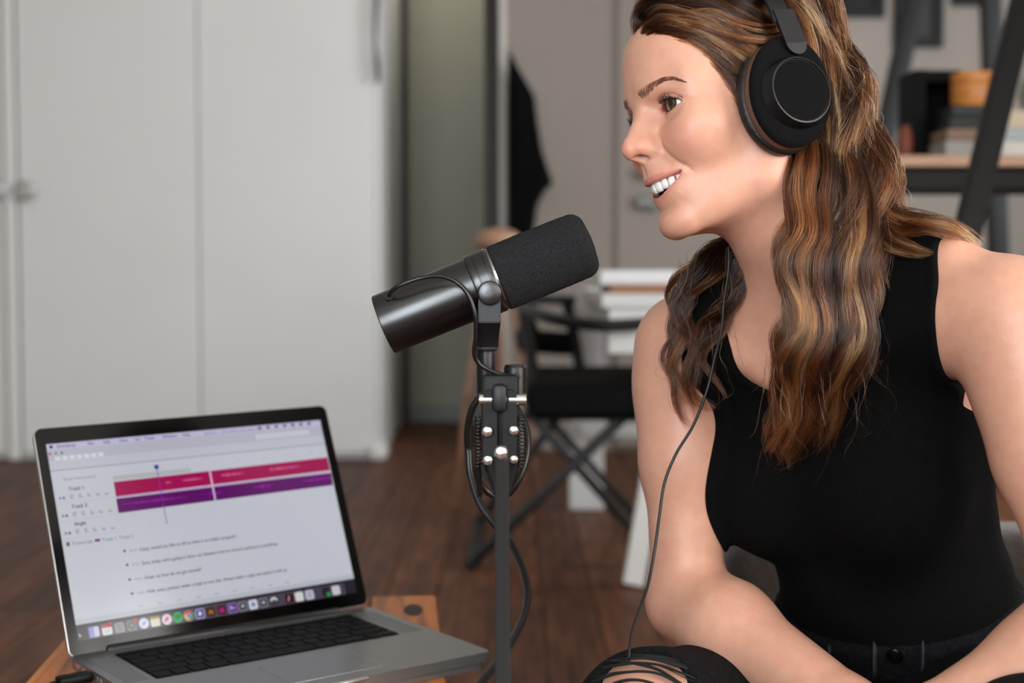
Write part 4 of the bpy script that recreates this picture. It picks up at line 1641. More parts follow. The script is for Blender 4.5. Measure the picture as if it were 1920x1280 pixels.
def f_head(q):
    x, y, z = q[0], q[1], q[2]
    ay = np.sqrt(y * y + np.float32(1.5))
    m = q.copy()
    m[1] = ay
    d = ell(q, (-5, 0, 47), (95, 72, 75))                                # cranium
    d = smin(d, ell(q, (42, 0, 70), (43.5, 48, 36)), 22)                  # forehead
    d = smin(d, ell(q, (24, 0, -20), (56, 57, 64)), 28)                  # mid face
    d = smin(d, ell(m, (52, 43, -6), (24, 18, 18)), 28)                  # cheek bone
    d = smin(d, ell(m, (62.5, 31.5, -19), (19, 18, 16)), 22)                 # smiling cheek
    d = smin(d, cone(m, (4, 54, -12), (8, 46, -62), 11, 12), 22)         # jaw ramus
    d = smin(d, cone(m, (8, 46, -62), (68, 14, -86), 12, 11), 22)        # jaw body
    d = smin(d, ell(q, (37, 0, -66), (42, 38, 29)), 20)                  # floor of the mouth
    d = smin(d, ell(q, (63, 0, -47), (29, 25, 26)), 18)                  # muzzle
    d = smin(d, ell(q, (79, 0, -37), (17.5, 15, 15)), 12)                 # upper jaw
    d = smin(d, ell(q, (77.0, 0, -86.5), (13.2, 15.5, 13)), 14)          # chin
    d = smin(d, cone(m, (73.5, 12, 31), (60, 42, 34), 9, 8), 26)         # brow
    d = smin(d, ell(q, (74, 0, 36), (12, 22, 20)), 22)                   # glabella
    # eye socket, eyeball bulge, lids
    d = smax(d, -ell(m, (90, 29, 13.5), (13.5, 17, 9.0)), 12)
    d = smax(d, -ell(m, (94, 14, 12), (10, 5.5, 9)), 10)
    front = x > 45
    lid = np.sqrt((x - EYE_C[0]) ** 2 + (ay - EYE_C[1]) ** 2 + (z - EYE_C[2]) ** 2) - np.float32(EYE_R + 1.3)
    d = smin(d, lid, 5.0)
    up, lo = eye_curves(ay)
    g = groove(ay, z, [(18, 19.5, 0.2), (23, 23.0, 1.2), (31, 24.6, 1.5), (39, 22.5, 1.3), (46, 17.5, 0.5), (51, 14, 0.1)], 1.3)
    g = g - groove(ay, z, [(19, 7.5, 0.3), (27, 6.4, 0.9), (36, 7.6, 0.8), (44, 11, 0.2)], 2.8)      # puffy lower lid
    g = g + groove(ay, z, [(17, 8.5, 0.5), (24, 2.6, 0.6), (33, 2.2, 0.4), (42, 6.5, 0.1)], 2.4)
    g = g + groove(ay, z, [(47.5, 14.5, 0.1), (51, 14.2, 0.5), (57, 14.8, 0.1)], 1.0)
    g = g + groove(ay, z, [(48.5, 11.5, 0.1), (52, 9.5, 0.4), (57, 8.0, 0.1)], 1.0)
    d = d + np.where(front, g, np.float32(0))
    ap = np.maximum(np.maximum(z - up, lo - z), np.float32(62.0) - x)
    ap = np.maximum(ap, np.abs(ay - np.float32(31.0)) - np.float32(15.2))
    d = smax(d, -ap, 1.0)
    # nose
    n = cone(m, (81.5, 0, 24), (104.5, 0, -9.5), 7.4, 7.6)
    n = smin(n, ell(q, (106.2, 0, -15.4), (9.8, 9.0, 8.6)), 7)
    n = smin(n, cone(m, (82, 4, 9), (96, 5, -12), 7, 7.4), 9)
    n = smin(n, cone(q, (105.5, 0, -20.5), (96, 0, -24), 4.4, 5.0), 5)
    ala = ellr(m, (95.5, 10.6, -16.6), (11.0, 6.0, 7.2), [(0.97, -0.17, 0.15), (0.17, 0.985, 0.0), (-0.15, 0.02, 0.988)])
    n = smin(n, ala, 6.5)
    d = smin(d, n, 12)
    d = smax(d, -ellr(m, (102.0, 6.2, -25.2), (7.4, 2.7, 4.2), [(0.94, -0.34, 0), (0.34, 0.94, 0), (0, 0, 1)]), 1.8)
    # lips
    ul = chain(m, [(91.0, 0, -44.4, 4.6), (89.8, 7, -44.0, 4.8), (85.6, 15, -43.4, 4.2), (79.0, 22.5, -42.8, 3.2), (73.6, 28.5, -43.8, 2.0)])
    ll = chain(m, [(80.4, 0, -65.2, 5.6), (79.6, 9, -64.0, 5.4), (77.2, 17, -59.8, 4.6), (74.4, 23.5, -52.8, 3.2), (73.2, 28.5, -46.6, 2.0)])
    d = smin(d, ul, 5.0)
    d = smin(d, ll, 5.0)
    g = groove(ay, z, [(16.4, -10.0, 0.1), (18.2, -13, 0.9), (19.4, -18, 1.1), (21.8, -24, 1.0), (25.8, -30, 0.9), (29.6, -36.5, 0.9), (32.4, -43, 0.8), (33.2, -49, 0.1)], 2.3)
    g = g + groove(ay, z, [(0, -75, 2.2), (9, -74, 1.6), (18, -70, 0.3)], 5.2)                       # labiomental fold
    g = g + groove(ay, z, [(0, -31, 1.0), (0, -40, 1.2)], 2.2)                                       # philtrum
    g = g - groove(ay, z, [(25, -21, 0.6), (32, -29, 0.8), (37, -39, 0.5)], 6.0)                     # cheek above the fold
    d = d + np.where(x > 40, g, np.float32(0))
    mu, ml = mouth_curves(y)
    mo = np.maximum(np.maximum(z - mu, ml - z), np.float32(52.0) - x)
    mo = np.maximum(mo, np.abs(y) - np.float32(28.6))
    d = smax(d, -mo, 1.6)
    return d * np.float32(HEAD_S)


# ------------------------------------------------------------------ the woman: body (world, mm)
def W(px, py, d):
    v = P(px, py, d)
    return np.array((v.x, v.y, v.z)) * 1000.0


def W4(px, py, d, r):
    v = W(px, py, d)
    return (v[0], v[1], v[2], r)


SH_L = W(1888, 588, 1.20)      # near shoulder joint
SH_R = W(1284, 642, 1.40)      # far shoulder joint
NECK = W(1510, 562, 1.325)
PELV = W(1690, 1315, 1.47)
T_UP = NECK - PELV
T_LEN = np.linalg.norm(T_UP)
T_UP = T_UP / T_LEN
T_LEFT = SH_L - SH_R
T_LEFT = T_LEFT - T_UP * (T_LEFT @ T_UP)
T_LEFT = T_LEFT / np.linalg.norm(T_LEFT)
T_FWD = np.cross(T_UP, T_LEFT)
T_FWD = -T_FWD if T_FWD[1] > 0 else T_FWD
T_M = np.stack([T_LEFT, T_FWD, T_UP])           # rows: torso axes


def TP(u, f, v):
    """torso coordinates (left, forward, up from the pelvis), mm -> world mm"""
    return PELV + T_LEFT * u + T_FWD * f + T_UP * v


EL_R = W(1288, 1128, 1.375)
WR_R = W(1590, 1326, 1.20)
EL_L = W(2065, 1195, 1.13)
WR_L = W(1745, 1352, 1.13)
KNEE_R = W(1222, 1372, 1.23)
HIP_R = TP(-82, 10, -10)
HIP_L = TP(82, 10, -10)
KNEE_L = W(1960, 1450, 1.05)
ANK_R = np.array([KNEE_R[0] + 20, KNEE_R[1] + 60, 70.0])
ANK_L = np.array([KNEE_L[0] + 20, KNEE_L[1] + 60, 70.0])


def f_torso(p):
    t = T_M.astype(np.float32) @ (p - PELV.astype(np.float32)[:, None])
    L = T_LEN
    d = ell(t, (14, -8, L * 0.68), (130, 92, 132))                       # ribcage
    d = smin(d, ell(t, (22, 0, L * 0.34), (113, 84, 130)), 46)           # waist
    d = smin(d, ell(t, (0, -10, 0), (160, 112, 112)), 70)               # pelvis
    for s_ in (-1, 1):
        d = smin(d, ell(t, (70 if s_ > 0 else -58, 64, L * 0.615), (60 if s_ > 0 else 51, 46, 56)), 42)  # bust
    # shoulders and trapezius
    for sh in (SH_L, SH_R):
        base = TP(0, -5, L * 0.90)
        d = smin(d, cone(p, base, sh, 48, 44), 40)
        mid = TP(0, -38, L * 1.03)
        d = smin(d, cone(p, mid, sh * 0.75 + mid * 0.25 + T_UP * -6, 30, 26), 50)
        if sh is SH_L:
            d = smin(d, cone(p, mid, W(1785, 492, 1.225), 30, 22), 26)
        # collar bone
        cb0 = TP(0, 62, L * 0.895) + (sh - base) * 0.12
        cb1 = base + (sh - base) * 0.85 + T_UP * 26 + T_FWD * 22
        d = smin(d, cone(p, cb0, cb1, 8, 8), 22)
    return d


def f_neck(p):
    top = from_head((-22, 0, -30))[0] * 1000
    mid = from_head((-41, 0, -92))[0] * 1000
    d = cone(p, top, mid, 53, 48)
    d = smin(d, cone(p, mid, NECK + T_UP * 2 + T_FWD * -10, 47, 53), 30)
    # sternomastoid muscle on the near side
    a = from_head((-18, 60, -22))[0] * 1000
    b = TP(16, 58, T_LEN * 0.90)
    d = smin(d, cone(p, a, b, 11, 9), 26)
    return d


def f_arm(p, sh, el, wr, k, out):
    ua = (sh * 0.55 + el * 0.45)
    d = cone(p, sh, ua, 43, 39.5)
    d = smin(d, cone(p, ua, el, 39.5, 34), 30)
    d = smin(d, ell(p, sh * 0.84 + el * 0.16 + out * 4, (44, 44, 60)), 30)     # deltoid
    fm = el * 0.72 + wr * 0.28
    d = smin(d, cone(p, el, fm, 34, 40), 26)
    d = smin(d, cone(p, fm, wr, 40, 26), 30)
    return d


def f_hand(p, wr, direction, side, down):
    """palm, four bent fingers and a thumb"""
    d_ = direction / np.linalg.norm(direction)
    n_ = down - d_ * (down @ d_)
    n_ = n_ / np.linalg.norm(n_)
    s_ = np.cross(d_, n_) * side
    pal = wr + d_ * 52
    d = cone(p, wr, wr + d_ * 20, 25, 24)
    M = np.stack([d_, s_, n_])
    d = smin(d, ellr(p, pal, (46, 40, 17), M), 16)
    for i, (o, ln) in enumerate(((-29, 60), (-10, 70), (10, 66), (28, 52))):
        a = pal + d_ * 36 + s_ * o
        b = a + (d_ * 0.75 + n_ * 0.65) * ln * 0.48
        c = b + (d_ * 0.05 + n_ * 1.0) * ln * 0.34
        e = c + (d_ * -0.6 + n_ * 0.8) * ln * 0.26
        f = chain(p, [(*a, 9.5), (*b, 8.8), (*c, 8.2), (*e, 7.2)], 4)
        d = smin(d, f, 5)
    a = wr + d_ * 24 - s_ * 26
    b = a + d_ * 28 - s_ * 20 + n_ * 12
    c = b + d_ * 30 + n_ * 8
    d = smin(d, chain(p, [(*a, 13), (*b, 10.5), (*c, 8.5)], 5), 9)
    return d


def f_leg(p, hip, knee, ank):
    d = cone(p, hip, knee, 86, 60)
    d = smin(d, cone(p, knee, ank, 57, 40), 30)
    return d


def near(p, c, r):
    """True when the batch p may touch the ball (c, r)"""
    lo, hi = p.min(1), p.max(1)
    q = np.clip(c, lo, hi)
    return np.linalg.norm(q - c) < r


def f_body(p):
    d = np.full(p.shape[1], 1e4, np.float32)
    hd = None
    if near(p, HEAD_O, 330):
        q = to_head(p)
        hd = f_head(q)
    tc = TP(0, 0, T_LEN * 0.5)
    if near(p, tc, 620):
        d = np.minimum(d, f_torso(p))
    if near(p, NECK, 420):
        nk = f_neck(p)
        d = smin(d, nk, 46)
    if near(p, (SH_L + EL_L) / 2, 500):
        d = smin(d, f_arm(p, SH_L, EL_L, WR_L, 1, T_LEFT), 26)
    if near(p, (SH_R + EL_R) / 2, 520):
        d = smin(d, f_arm(p, SH_R, EL_R, WR_R, 1, -T_LEFT), 13)
    if near(p, WR_R, 330):
        d = smin(d, f_hand(p, WR_R, WR_R - EL_R, 1, np.array([0.3, 0.2, -1.0])), 12)
    if near(p, WR_L, 330):
        d = smin(d, f_hand(p, WR_L, WR_L - EL_L, -1, np.array([-0.3, 0.2, -1.0])), 12)
    if near(p, KNEE_R, 700):
        d = smin(d, f_leg(p, HIP_R, KNEE_R, ANK_R), 4)
    if near(p, KNEE_L, 750):
        d = smin(d, f_leg(p, HIP_L, KNEE_L, ANK_L), 4)
    if hd is not None:
        d = smin(d, hd, 26)
    return d


def skin_material():
    m = bpy.data.materials.new('skin')
    m.use_nodes = True
    nt = m.node_tree
    b = nt.nodes['Principled BSDF']
    at = nt.nodes.new('ShaderNodeAttribute')
    at.attribute_name = 'tint'
    tc = nt.nodes.new('ShaderNodeTexCoord')
    n = nt.nodes.new('ShaderNodeTexNoise')
    n.inputs['Scale'].default_value = 85
    n.inputs['Detail'].default_value = 6
    nt.links.new(tc.outputs['Object'], n.inputs['Vector'])
    r = nt.nodes.new('ShaderNodeValToRGB')
    r.color_ramp.elements[0].position = 0.25
    r.color_ramp.elements[1].position = 0.75
    r.color_ramp.elements[0].color = (0.93, 0.86, 0.84, 1)
    r.color_ramp.elements[1].color = (1, 1, 1, 1)
    nt.links.new(n.outputs['Fac'], r.inputs['Fac'])
    mx = nt.nodes.new('ShaderNodeMix')
    mx.data_type = 'RGBA'
    mx.blend_type = 'MULTIPLY'
    mx.inputs['Factor'].default_value = 1.0
    nt.links.new(at.outputs['Color'], mx.inputs['A'])
    nt.links.new(r.outputs['Color'], mx.inputs['B'])
    nt.links.new(mx.outputs['Result'], b.inputs['Base Color'])
    b.inputs['Roughness'].default_value = 0.43
    b.inputs['Specular IOR Level'].default_value = 0.42
    b.inputs['Subsurface Weight'].default_value = 0.25
    b.inputs['Subsurface Radius'].default_value = (0.9, 0.35, 0.2)
    b.inputs['Subsurface Scale'].default_value = 0.006
    n2 = nt.nodes.new('ShaderNodeTexNoise')
    n2.inputs['Scale'].default_value = 700
    n2.inputs['Detail'].default_value = 3
    nt.links.new(tc.outputs['Object'], n2.inputs['Vector'])
    bp = nt.nodes.new('ShaderNodeBump')
    bp.inputs['Strength'].default_value = 0.18
    bp.inputs['Distance'].default_value = 0.001
    nt.links.new(n2.outputs['Fac'], bp.inputs['Height'])
    nt.links.new(bp.outputs['Normal'], b.inputs['Normal'])
    return m


SKIN = skin_material()


def blob(q, c, r):
    e = ((q - np.array(c)) / np.array(r))
    return np.exp(-(e * e).sum(1))


def skin_tint(pos_mm):
    q = (pos_mm - HEAD_O) @ HEAD_R / HEAD_S
    base = np.array(rgb((207, 157, 133))[:3])
    col = np.tile(base, (len(q), 1))
    m = q.copy()
    m[:, 1] = np.abs(m[:, 1])

    def mixin(w, c):
        nonlocal col
        w = np.clip(w, 0, 1)[:, None]
        col = col * (1 - w) + np.array(rgb(c)[:3]) * w
    mixin(0.40 * blob(m, (72, 38, -16), (22, 18, 18)), (222, 140, 118))      # cheeks
    mixin(0.45 * blob(m, (110, 3, -18), (12, 14, 11)), (219, 138, 116))      # nose
    mixin(0.35 * blob(m, (92, 0, -88), (14, 16, 12)), (219, 145, 122))
    mixin(0.35 * blob(m, (76, 31, 24), (16, 18, 7)), (196, 128, 104))        # upper lid
    mixin(0.25 * blob(m, (80, 26, 6), (12, 16, 6)), (190, 130, 112))         # under the eye
    # lids' rims
    up, lo = eye_curves(m[:, 1])
    infr = (m[:, 0] > 60) & (m[:, 0] < 84) & (m[:, 1] > 16.6) & (m[:, 1] < 46.4)
    rim = np.exp(-((m[:, 2] - up) / 1.1) ** 2) + 0.55 * np.exp(-((m[:, 2] - lo) / 1.0) ** 2)
    mixin(np.where(infr, 0.85 * rim, 0), (44, 24, 20))
    mixin(0.8 * blob(m, (79, 17.3, 13.6), (5, 2.6, 3.0)), (196, 108, 96))    # tear duct
    # lips
    mu, ml = mouth_curves(q[:, 1])
    t = np.clip(np.abs(q[:, 1]) / 29.0, 0, 1)
    hu = 5.4 * (1 - t ** 2) ** 0.6 + 1.0
    hl = 6.2 * (1 - t ** 2) ** 0.6 + 0.8
    inlip = (q[:, 0] > 66) & (np.abs(q[:, 1]) < 29.5)
    zu = (q[:, 2] - mu) / hu
    zl = (ml - q[:, 2]) / hl
    wu = np.clip((1.0 - zu) * 4, 0, 1) * (q[:, 2] > mu - 6)
    wl = np.clip((1.0 - zl) * 4, 0, 1) * (q[:, 2] < ml + 6)
    mixin(np.where(inlip & (q[:, 2] > (mu + ml) / 2), 0.7 * wu, 0), (196, 118, 110))
    mixin(np.where(inlip & (q[:, 2] <= (mu + ml) / 2), 0.6 * wl, 0), (208, 130, 118))
    # inside of the mouth
    deep = inlip & (q[:, 2] < mu + 1.2) & (q[:, 2] > ml - 1.2) & (q[:, 0] < 91.5 - q[:, 1] ** 2 / 42.0 - 1.0)
    mixin(np.where(deep, 0.9, 0), (70, 22, 20))
    # nostrils
    mixin(0.7 * blob(m, (102, 6.2, -23.0), (6.5, 3.4, 3.2)), (92, 40, 32))
    return col


def set_tint(o, pos_mm):
    c = skin_tint(pos_mm)
    a = o.data.color_attributes.new('tint', 'FLOAT_COLOR', 'POINT')
    rgba = np.ones((len(c), 4), np.float32)
    rgba[:, :3] = c
    a.data.foreach_set('color', rgba.ravel())


def build_body():
    xs = axis_grid([(60, 1.0), (210, 2.0), (340, 3.5), (620, None)])
    ys = axis_grid([(840, 4.0), (1130, 1.4), (1180, 1.0), (1330, 1.6), (1420, 4), (1640, None)])
    zs = axis_grid([(20, 6.0), (440, 3.0), (860, 1.0), (1040, 2.4), (1110, None)])
    pos, quads = surface_nets(f_body, xs, ys, zs)
    o = np_mesh('person', pos / 1000.0, quads, SKIN)
    set_tint(o, pos)
    return o


_t = time.time()
person = build_body()
tag(person, 'smiling woman in a black tank top and ripped jeans, leaning forward, wearing headphones', 'person')
print('BODY', len(person.data.vertices), round(time.time() - _t, 1), 's')

# ------------------------------------------------------------------ eyes, teeth, brows, lashes
HEAD_M3 = Matrix([list(r) for r in HEAD_R])


def trace(f, px, py, tmin=900.0):
    """world mm where the rays through the pixels meet f = 0"""
    px, py = np.asarray(px, float), np.asarray(py, float)
    a = (px - 960.0) / FPX
    b = -(py - 640.0) / FPX
    D = np.stack([a, _cp + _sp * b, -_sp + _cp * b])
    D = D / np.linalg.norm(D, axis=0)
    t = np.full(len(px), tmin)
    C = np.array([[0], [0], [CAM_H * 1000]])
    for _ in range(120):
        d = f((C + D * t).astype(np.float32)).astype(float)
        t += d * 0.8
        if np.all((np.abs(d) < 0.05) | (t > 2000)):
            break
    return (C + D * t).T, t


def normal_of(f, pts, e=1.5):
    p = pts.T.astype(np.float32)
    g = []
    for k in range(3):
        v = np.zeros((3, 1), np.float32)
        v[k] = e
        g.append(f(p + v) - f(p - v))
    g = np.stack(g, 1)
    return g / (np.linalg.norm(g, axis=1, keepdims=True) + 1e-9)


def eye_material():
    m = bpy.data.materials.new('eye')
    m.use_nodes = True
    nt = m.node_tree
    b = nt.nodes['Principled BSDF']
    tc = nt.nodes.new('ShaderNodeTexCoord')
    sp = nt.nodes.new('ShaderNodeSeparateXYZ')
    nt.links.new(tc.outputs['Object'], sp.inputs[0])
    cb = nt.nodes.new('ShaderNodeCombineXYZ')
    nt.links.new(sp.outputs['X'], cb.inputs['X'])
    nt.links.new(sp.outputs['Y'], cb.inputs['Y'])
    ln = nt.nodes.new('ShaderNodeVectorMath')
    ln.operation = 'LENGTH'
    nt.links.new(cb.outputs[0], ln.inputs[0])
    mr = nt.nodes.new('ShaderNodeMapRange')
    mr.inputs['From Max'].default_value = 0.0122 * HEAD_S
    nt.links.new(ln.outputs['Value'], mr.inputs['Value'])
    r = nt.nodes.new('ShaderNodeValToRGB')
    e = r.color_ramp.elements
    e[0].position = 0.0
    e[0].color = (0.004, 0.003, 0.003, 1)
    e[1].position = 1.0
    e[1].color = rgb((206, 190, 182))
    for p_, c_ in ((0.20, (5, 4, 3)), (0.235, (70, 48, 24)), (0.34, (82, 68, 40)), (0.44, (52, 46, 30)), (0.49, (18, 14, 11)), (0.53, (222, 216, 212)), (0.75, (220, 208, 202))):
        x = e.new(p_)
        x.color = rgb(c_)
    nt.links.new(mr.outputs[0], r.inputs['Fac'])
    nt.links.new(r.outputs['Color'], b.inputs['Base Color'])
    b.inputs['Roughness'].default_value = 0.06
    b.inputs['Coat Weight'].default_value = 0.6
    b.inputs['Coat Roughness'].default_value = 0.03
    return m


def add_eyes():
    em = eye_material()
    for s_ in (1, -1):
        bm = bmesh.new()
        sphere(bm, (0, 0, 0), EYE_R * HEAD_S / 1000.0, 48, 32)
        o = bm_obj('eye', bm, em, person, smooth=True)
        # cornea bulge
        gaze = Vector(from_head((1, 0.26, 0.0))[0]) - Vector(from_head((0, 0, 0))[0])
        o.location = HV(EYE_C[0], EYE_C[1] * s_, EYE_C[2])
        o.rotation_euler = gaze.to_track_quat('Z', 'Y').to_euler()
        tag(o, 'hazel eye')


def add_teeth():
    tm = mat('tooth_enamel', (236, 232, 224), rough=0.16, spec=0.6)
    tm.node_tree.nodes['Principled BSDF'].inputs['Subsurface Weight'].default_value = 0.15
    tm.node_tree.nodes['Principled BSDF'].inputs['Subsurface Scale'].default_value = 0.001
    gm = mat('gum', (196, 112, 108), rough=0.25)

    def arc(y):
        return 90.6 - y * y / 36.0
    widths = [8.6, 6.8, 7.6, 6.8, 6.6]
    drop = [57.0, 56.0, 56.4, 53.2, 51.0]
    y = 0.15
    for i, w in enumerate(widths):
        slope0 = 2 * y / 36.0
        # advance along the arc
        dy = w / math.sqrt(1 + slope0 ** 2)
        slope = 2 * (y + dy / 2) / 36.0
        dy = w / math.sqrt(1 + slope ** 2)
        yc = y + dy / 2
        xc = arc(yc)
        ang = math.atan(slope)
        for s_ in (1, -1):
            bm = bmesh.new()
            bmesh.ops.create_cube(bm, size=1.0)
            bmesh.ops.subdivide_edges(bm, edges=bm.edges[:], cuts=3, use_grid_fill=True)
            zb, zt = -drop[i], -45.5
            for v in bm.verts:
                u, dpt, h = v.co.x * 2, v.co.y * 2, v.co.z * 2
                # superellipse rounding
                n_ = (abs(u) ** 4 + abs(dpt) ** 4 + abs(h) ** 4) ** 0.25
                u, dpt, h = u / n_, dpt / n_, h / n_
                wd = w * 0.5 * (0.90 + 0.08 * -h) * (0.985)
                if i == 2:
                    wd *= (1.0 - 0.22 * max(0, -h) ** 2)
                th = 3.0 + 0.6 * h
                lx, ly = dpt * th - 3.0 + 0.8 * (1 - h * h) , u * wd
                X = xc + lx * math.cos(ang) - ly * math.sin(ang)
                Y = yc + lx * math.sin(ang) + ly * math.cos(ang)
                Z = (zb + zt) / 2 + h * (zt - zb) / 2
                v.co = HV(X, Y * s_, Z)
            bmesh.ops.recalc_face_normals(bm, faces=bm.faces[:])
            bm_obj('tooth', bm, tm, person, smooth=True)
        y += dy + 0.12
    bm = bmesh.new()
    pts, rr = [], []
    for k in range(25):
        yy = -24 + 2 * k
        pts.append(HV(arc(yy) - 3.4, yy, -45.0))
        rr.append(0.0032)
    tube(bm, pts, rr, 8)
    bm_obj('gum', bm, gm, person, smooth=True)


def hair_material(name, attr='hair_color', rough=0.28, coat=0.0):
    m = bpy.data.materials.new(name)
    m.use_nodes = True
    nt = m.node_tree
    nt.nodes.remove(nt.nodes['Principled BSDF'])
    h = nt.nodes.new('ShaderNodeBsdfHairPrincipled')
    h.parametrization = 'COLOR'
    h.inputs['Roughness'].default_value = rough
    h.inputs['Radial Roughness'].default_value = 0.45
    h.inputs['Coat'].default_value = coat
    h.inputs['IOR'].default_value = 1.42
    h.inputs['Random Roughness'].default_value = 0.2
    at = nt.nodes.new('ShaderNodeAttribute')
    at.attribute_name = attr
    nt.links.new(at.outputs['Color'], h.inputs['Color'])
    nt.links.new(h.outputs[0], nt.nodes['Material Output'].inputs['Surface'])
    return m


def strands_object(name, pts, radii, colors, material, parent):
    """pts (S, N, 3) metres, radii (S, N), colors (S, N, 3) -> hair curves"""
    S, N, _ = pts.shape
    hc = bpy.data.hair_curves.new(name)
    hc.add_curves([N] * S)
    hc.attributes['position'].data.foreach_set('vector', pts.astype(np.float32).ravel())
    ra = hc.attributes.get('radius') or hc.attributes.new('radius', 'FLOAT', 'POINT')
    ra.data.foreach_set('value', radii.astype(np.float32).ravel())
    ca = hc.attributes.new('hair_color', 'FLOAT_COLOR', 'POINT')
    c4 = np.ones((S, N, 4), np.float32)
    c4[..., :3] = colors
    ca.data.foreach_set('color', c4.ravel())
    hc.materials.append(material)
    o = bpy.data.objects.new(name, hc)
    return link(o, parent)


def add_brows_lashes():
    rng = np.random.default_rng(5)
    hm = hair_material('brow_hair', rough=0.45)
    # brow: follows the photo on the near side, mirrored to the far side
    path = smooth_path([(1201, 182, 5.5), (1210, 174, 7.2), (1222, 163, 6.4), (1236, 153, 5.2), (1250, 147.5, 4.2), (1266, 147.5, 3.6), (1284, 153, 1.6)], 8)
    n = 620
    t = rng.random(n) ** 0.85 * (len(path) - 1.01)
    i = t.astype(int)
    fr = (t - i)[:, None]
    c = path[i] * (1 - fr) + path[i + 1] * fr
    tang = path[i + 1] - path[i]
    tang = tang[:, :2] / np.linalg.norm(tang[:, :2], axis=1, keepdims=True)
    nor = np.stack([tang[:, 1], -tang[:, 0]], 1)
    off = rng.uniform(-1, 1, n)
    root = c[:, :2] + nor * (off * c[:, 2])[:, None]
    ln = rng.uniform(6, 10, n) * (0.7 + 0.3 * (1 - t / len(path)))
    up = np.clip(1.0 - t / (len(path) * 0.45), 0, 1)
    dirv = tang * (1 - 0.65 * up)[:, None] + nor * (0.75 * up - 0.28 * off * (1 - up))[:, None]
    dirv = dirv / np.linalg.norm(dirv, axis=1, keepdims=True)
    N = 5
    P0 = []
    for k in range(N):
        q = root + dirv * (ln * k / (N - 1))[:, None]
        w, _t = trace(f_body, q[:, 0], q[:, 1])
        nn = normal_of(f_body, w)
        P0.append(w + nn * (0.25 + 0.5 * math.sin(k / (N - 1) * 2.2)))
    pts = np.stack(P0, 1)
    ok = np.ptp(pts[:, :, 1], axis=1) < 14
    pts = pts[ok]
    loc = ((pts - HEAD_O) @ HEAD_R) / HEAD_S
    far = loc.copy()
    far[..., 1] *= -1
    pts2 = far * HEAD_S @ HEAD_R.T + HEAD_O
    allp = np.concatenate([pts, pts2]) / 1000.0
    rad = np.tile(np.array([0.00010, 0.00011, 0.0001, 0.00008, 0.00003]), (len(allp), 1))
    col = np.array(rgb((60, 45, 38))[:3]) * rng.uniform(0.7, 1.25, (len(allp), 1, 1)) * np.ones((1, N, 1))
    strands_object('eyebrows', allp, rad, col, hm, person)
    # lashes
    L = []
    for s_ in (1, -1):
        for (cnt, which) in ((74, 'u'), (24, 'l')):
            y0_ = 17.5 if which == 'u' else 23.0
            yy = y0_ + (46.5 - y0_) * (np.arange(cnt) + rng.uniform(-0.3, 0.3, cnt)) / cnt
            up_, lo_ = eye_curves(yy)
            zz = up_ + 0.2 if which == 'u' else lo_ - 0.2
            R2 = (EYE_R + 1.0) ** 2 - (yy - EYE_C[1]) ** 2 - (zz - EYE_C[2]) ** 2
            xx = EYE_C[0] + np.sqrt(np.maximum(R2, 9))
            tt = (yy - 31) / 15.0
            ln = (9.0 - 0.8 * tt) * rng.uniform(0.75, 1.1, cnt) if which == 'u' else 4.4 * rng.uniform(0.6, 1.1, cnt)
            ln = ln * np.clip((yy - 15) / 6, 0.4, 1)
            sp = tt * 0.42 - 0.10 + rng.normal(0, 0.16, cnt)
            for k in range(cnt):
                a = np.array([xx[k], yy[k], zz[k]])
                st = []
                for j in range(6):
                    u = j / 5
                    if which == 'u':
                        st.append(a + ln[k] * np.array([0.80 * u - 0.12 * u * u, sp[k] * u, -0.18 * u + 0.72 * u * u]))
                    else:
                        st.append(a + ln[k] * np.array([0.75 * u, sp[k] * u, -0.30 * u - 0.25 * u * u]))
                st = np.array(st)
                st[:, 1] *= s_
                L.append(st)
    pts = from_head(np.array(L).reshape(-1, 3)).reshape(len(L), 6, 3)
    rad = np.tile(np.array([0.00025, 0.00023, 0.0002, 0.00016, 0.0001, 0.00003]), (len(L), 1))
    col = np.zeros((len(L), 6, 3)) + np.array((0.002, 0.002, 0.002))
    strands_object('eyelashes', pts, rad, col, hm, person)


add_eyes()
add_teeth()
add_brows_lashes()

# ------------------------------------------------------------------ tank top and jeans
def fabric(name, color, rough, scale, strength, sheen=0.15, var=0.25):
    m = mat(name, color, rough=rough, noise=(90, var), bump=(scale, strength), spec=0.2, sheen=sheen)
    return m


TOP_M = fabric('black_knit', (7, 7, 7), 0.9, 900, 0.5, 0.0, 0.2)
TOP_M.node_tree.nodes['Principled BSDF'].inputs['Specular IOR Level'].default_value = 0.1
JEANS_M = mat('black_denim', (19, 19, 22), rough=0.9, noise=(260, 0.6), bump=(2600, 0.6), spec=0.12)


def torso_uv(p):
    t = T_M.astype(np.float32) @ (p - PELV.astype(np.float32)[:, None])
    return t[0], t[1], t[2]


def top_region(p):
    u, f, v = torso_uv(p)
    ub = np.interp(v, [330, 338, 350, 385, 411, 445, 476, 520], [210, 140, 134, 137, 141, 144, 146, 138]).astype(np.float32)
    uf = np.interp(v, [325, 345, 365, 400, 433, 460, 520], [-175, -135, -112, -105, -103, -103, -98]).astype(np.float32)
    cut_n = np.maximum(ub - u, np.float32(328) - v)
    cut_f = np.maximum(u - uf, np.float32(330) - v)
    w = np.interp(v, [392, 396, 399, 403, 410, 434, 457, 500, 560], [-20, 10, 30, 40, 46, 53, 64, 70, 80]).astype(np.float32)
    cut_k = np.abs(u) - w
    back = np.interp(v, [470, 480, 500, 560], [-20, 20, 55, 75]).astype(np.float32)
    cut_k = np.where(f > -10, cut_k, np.abs(u) - back)
    r = -np.minimum(np.minimum(cut_n, cut_f), cut_k)
    r = np.maximum(r, np.float32(96) - v)
    return np.maximum(r, v - np.float32(540))


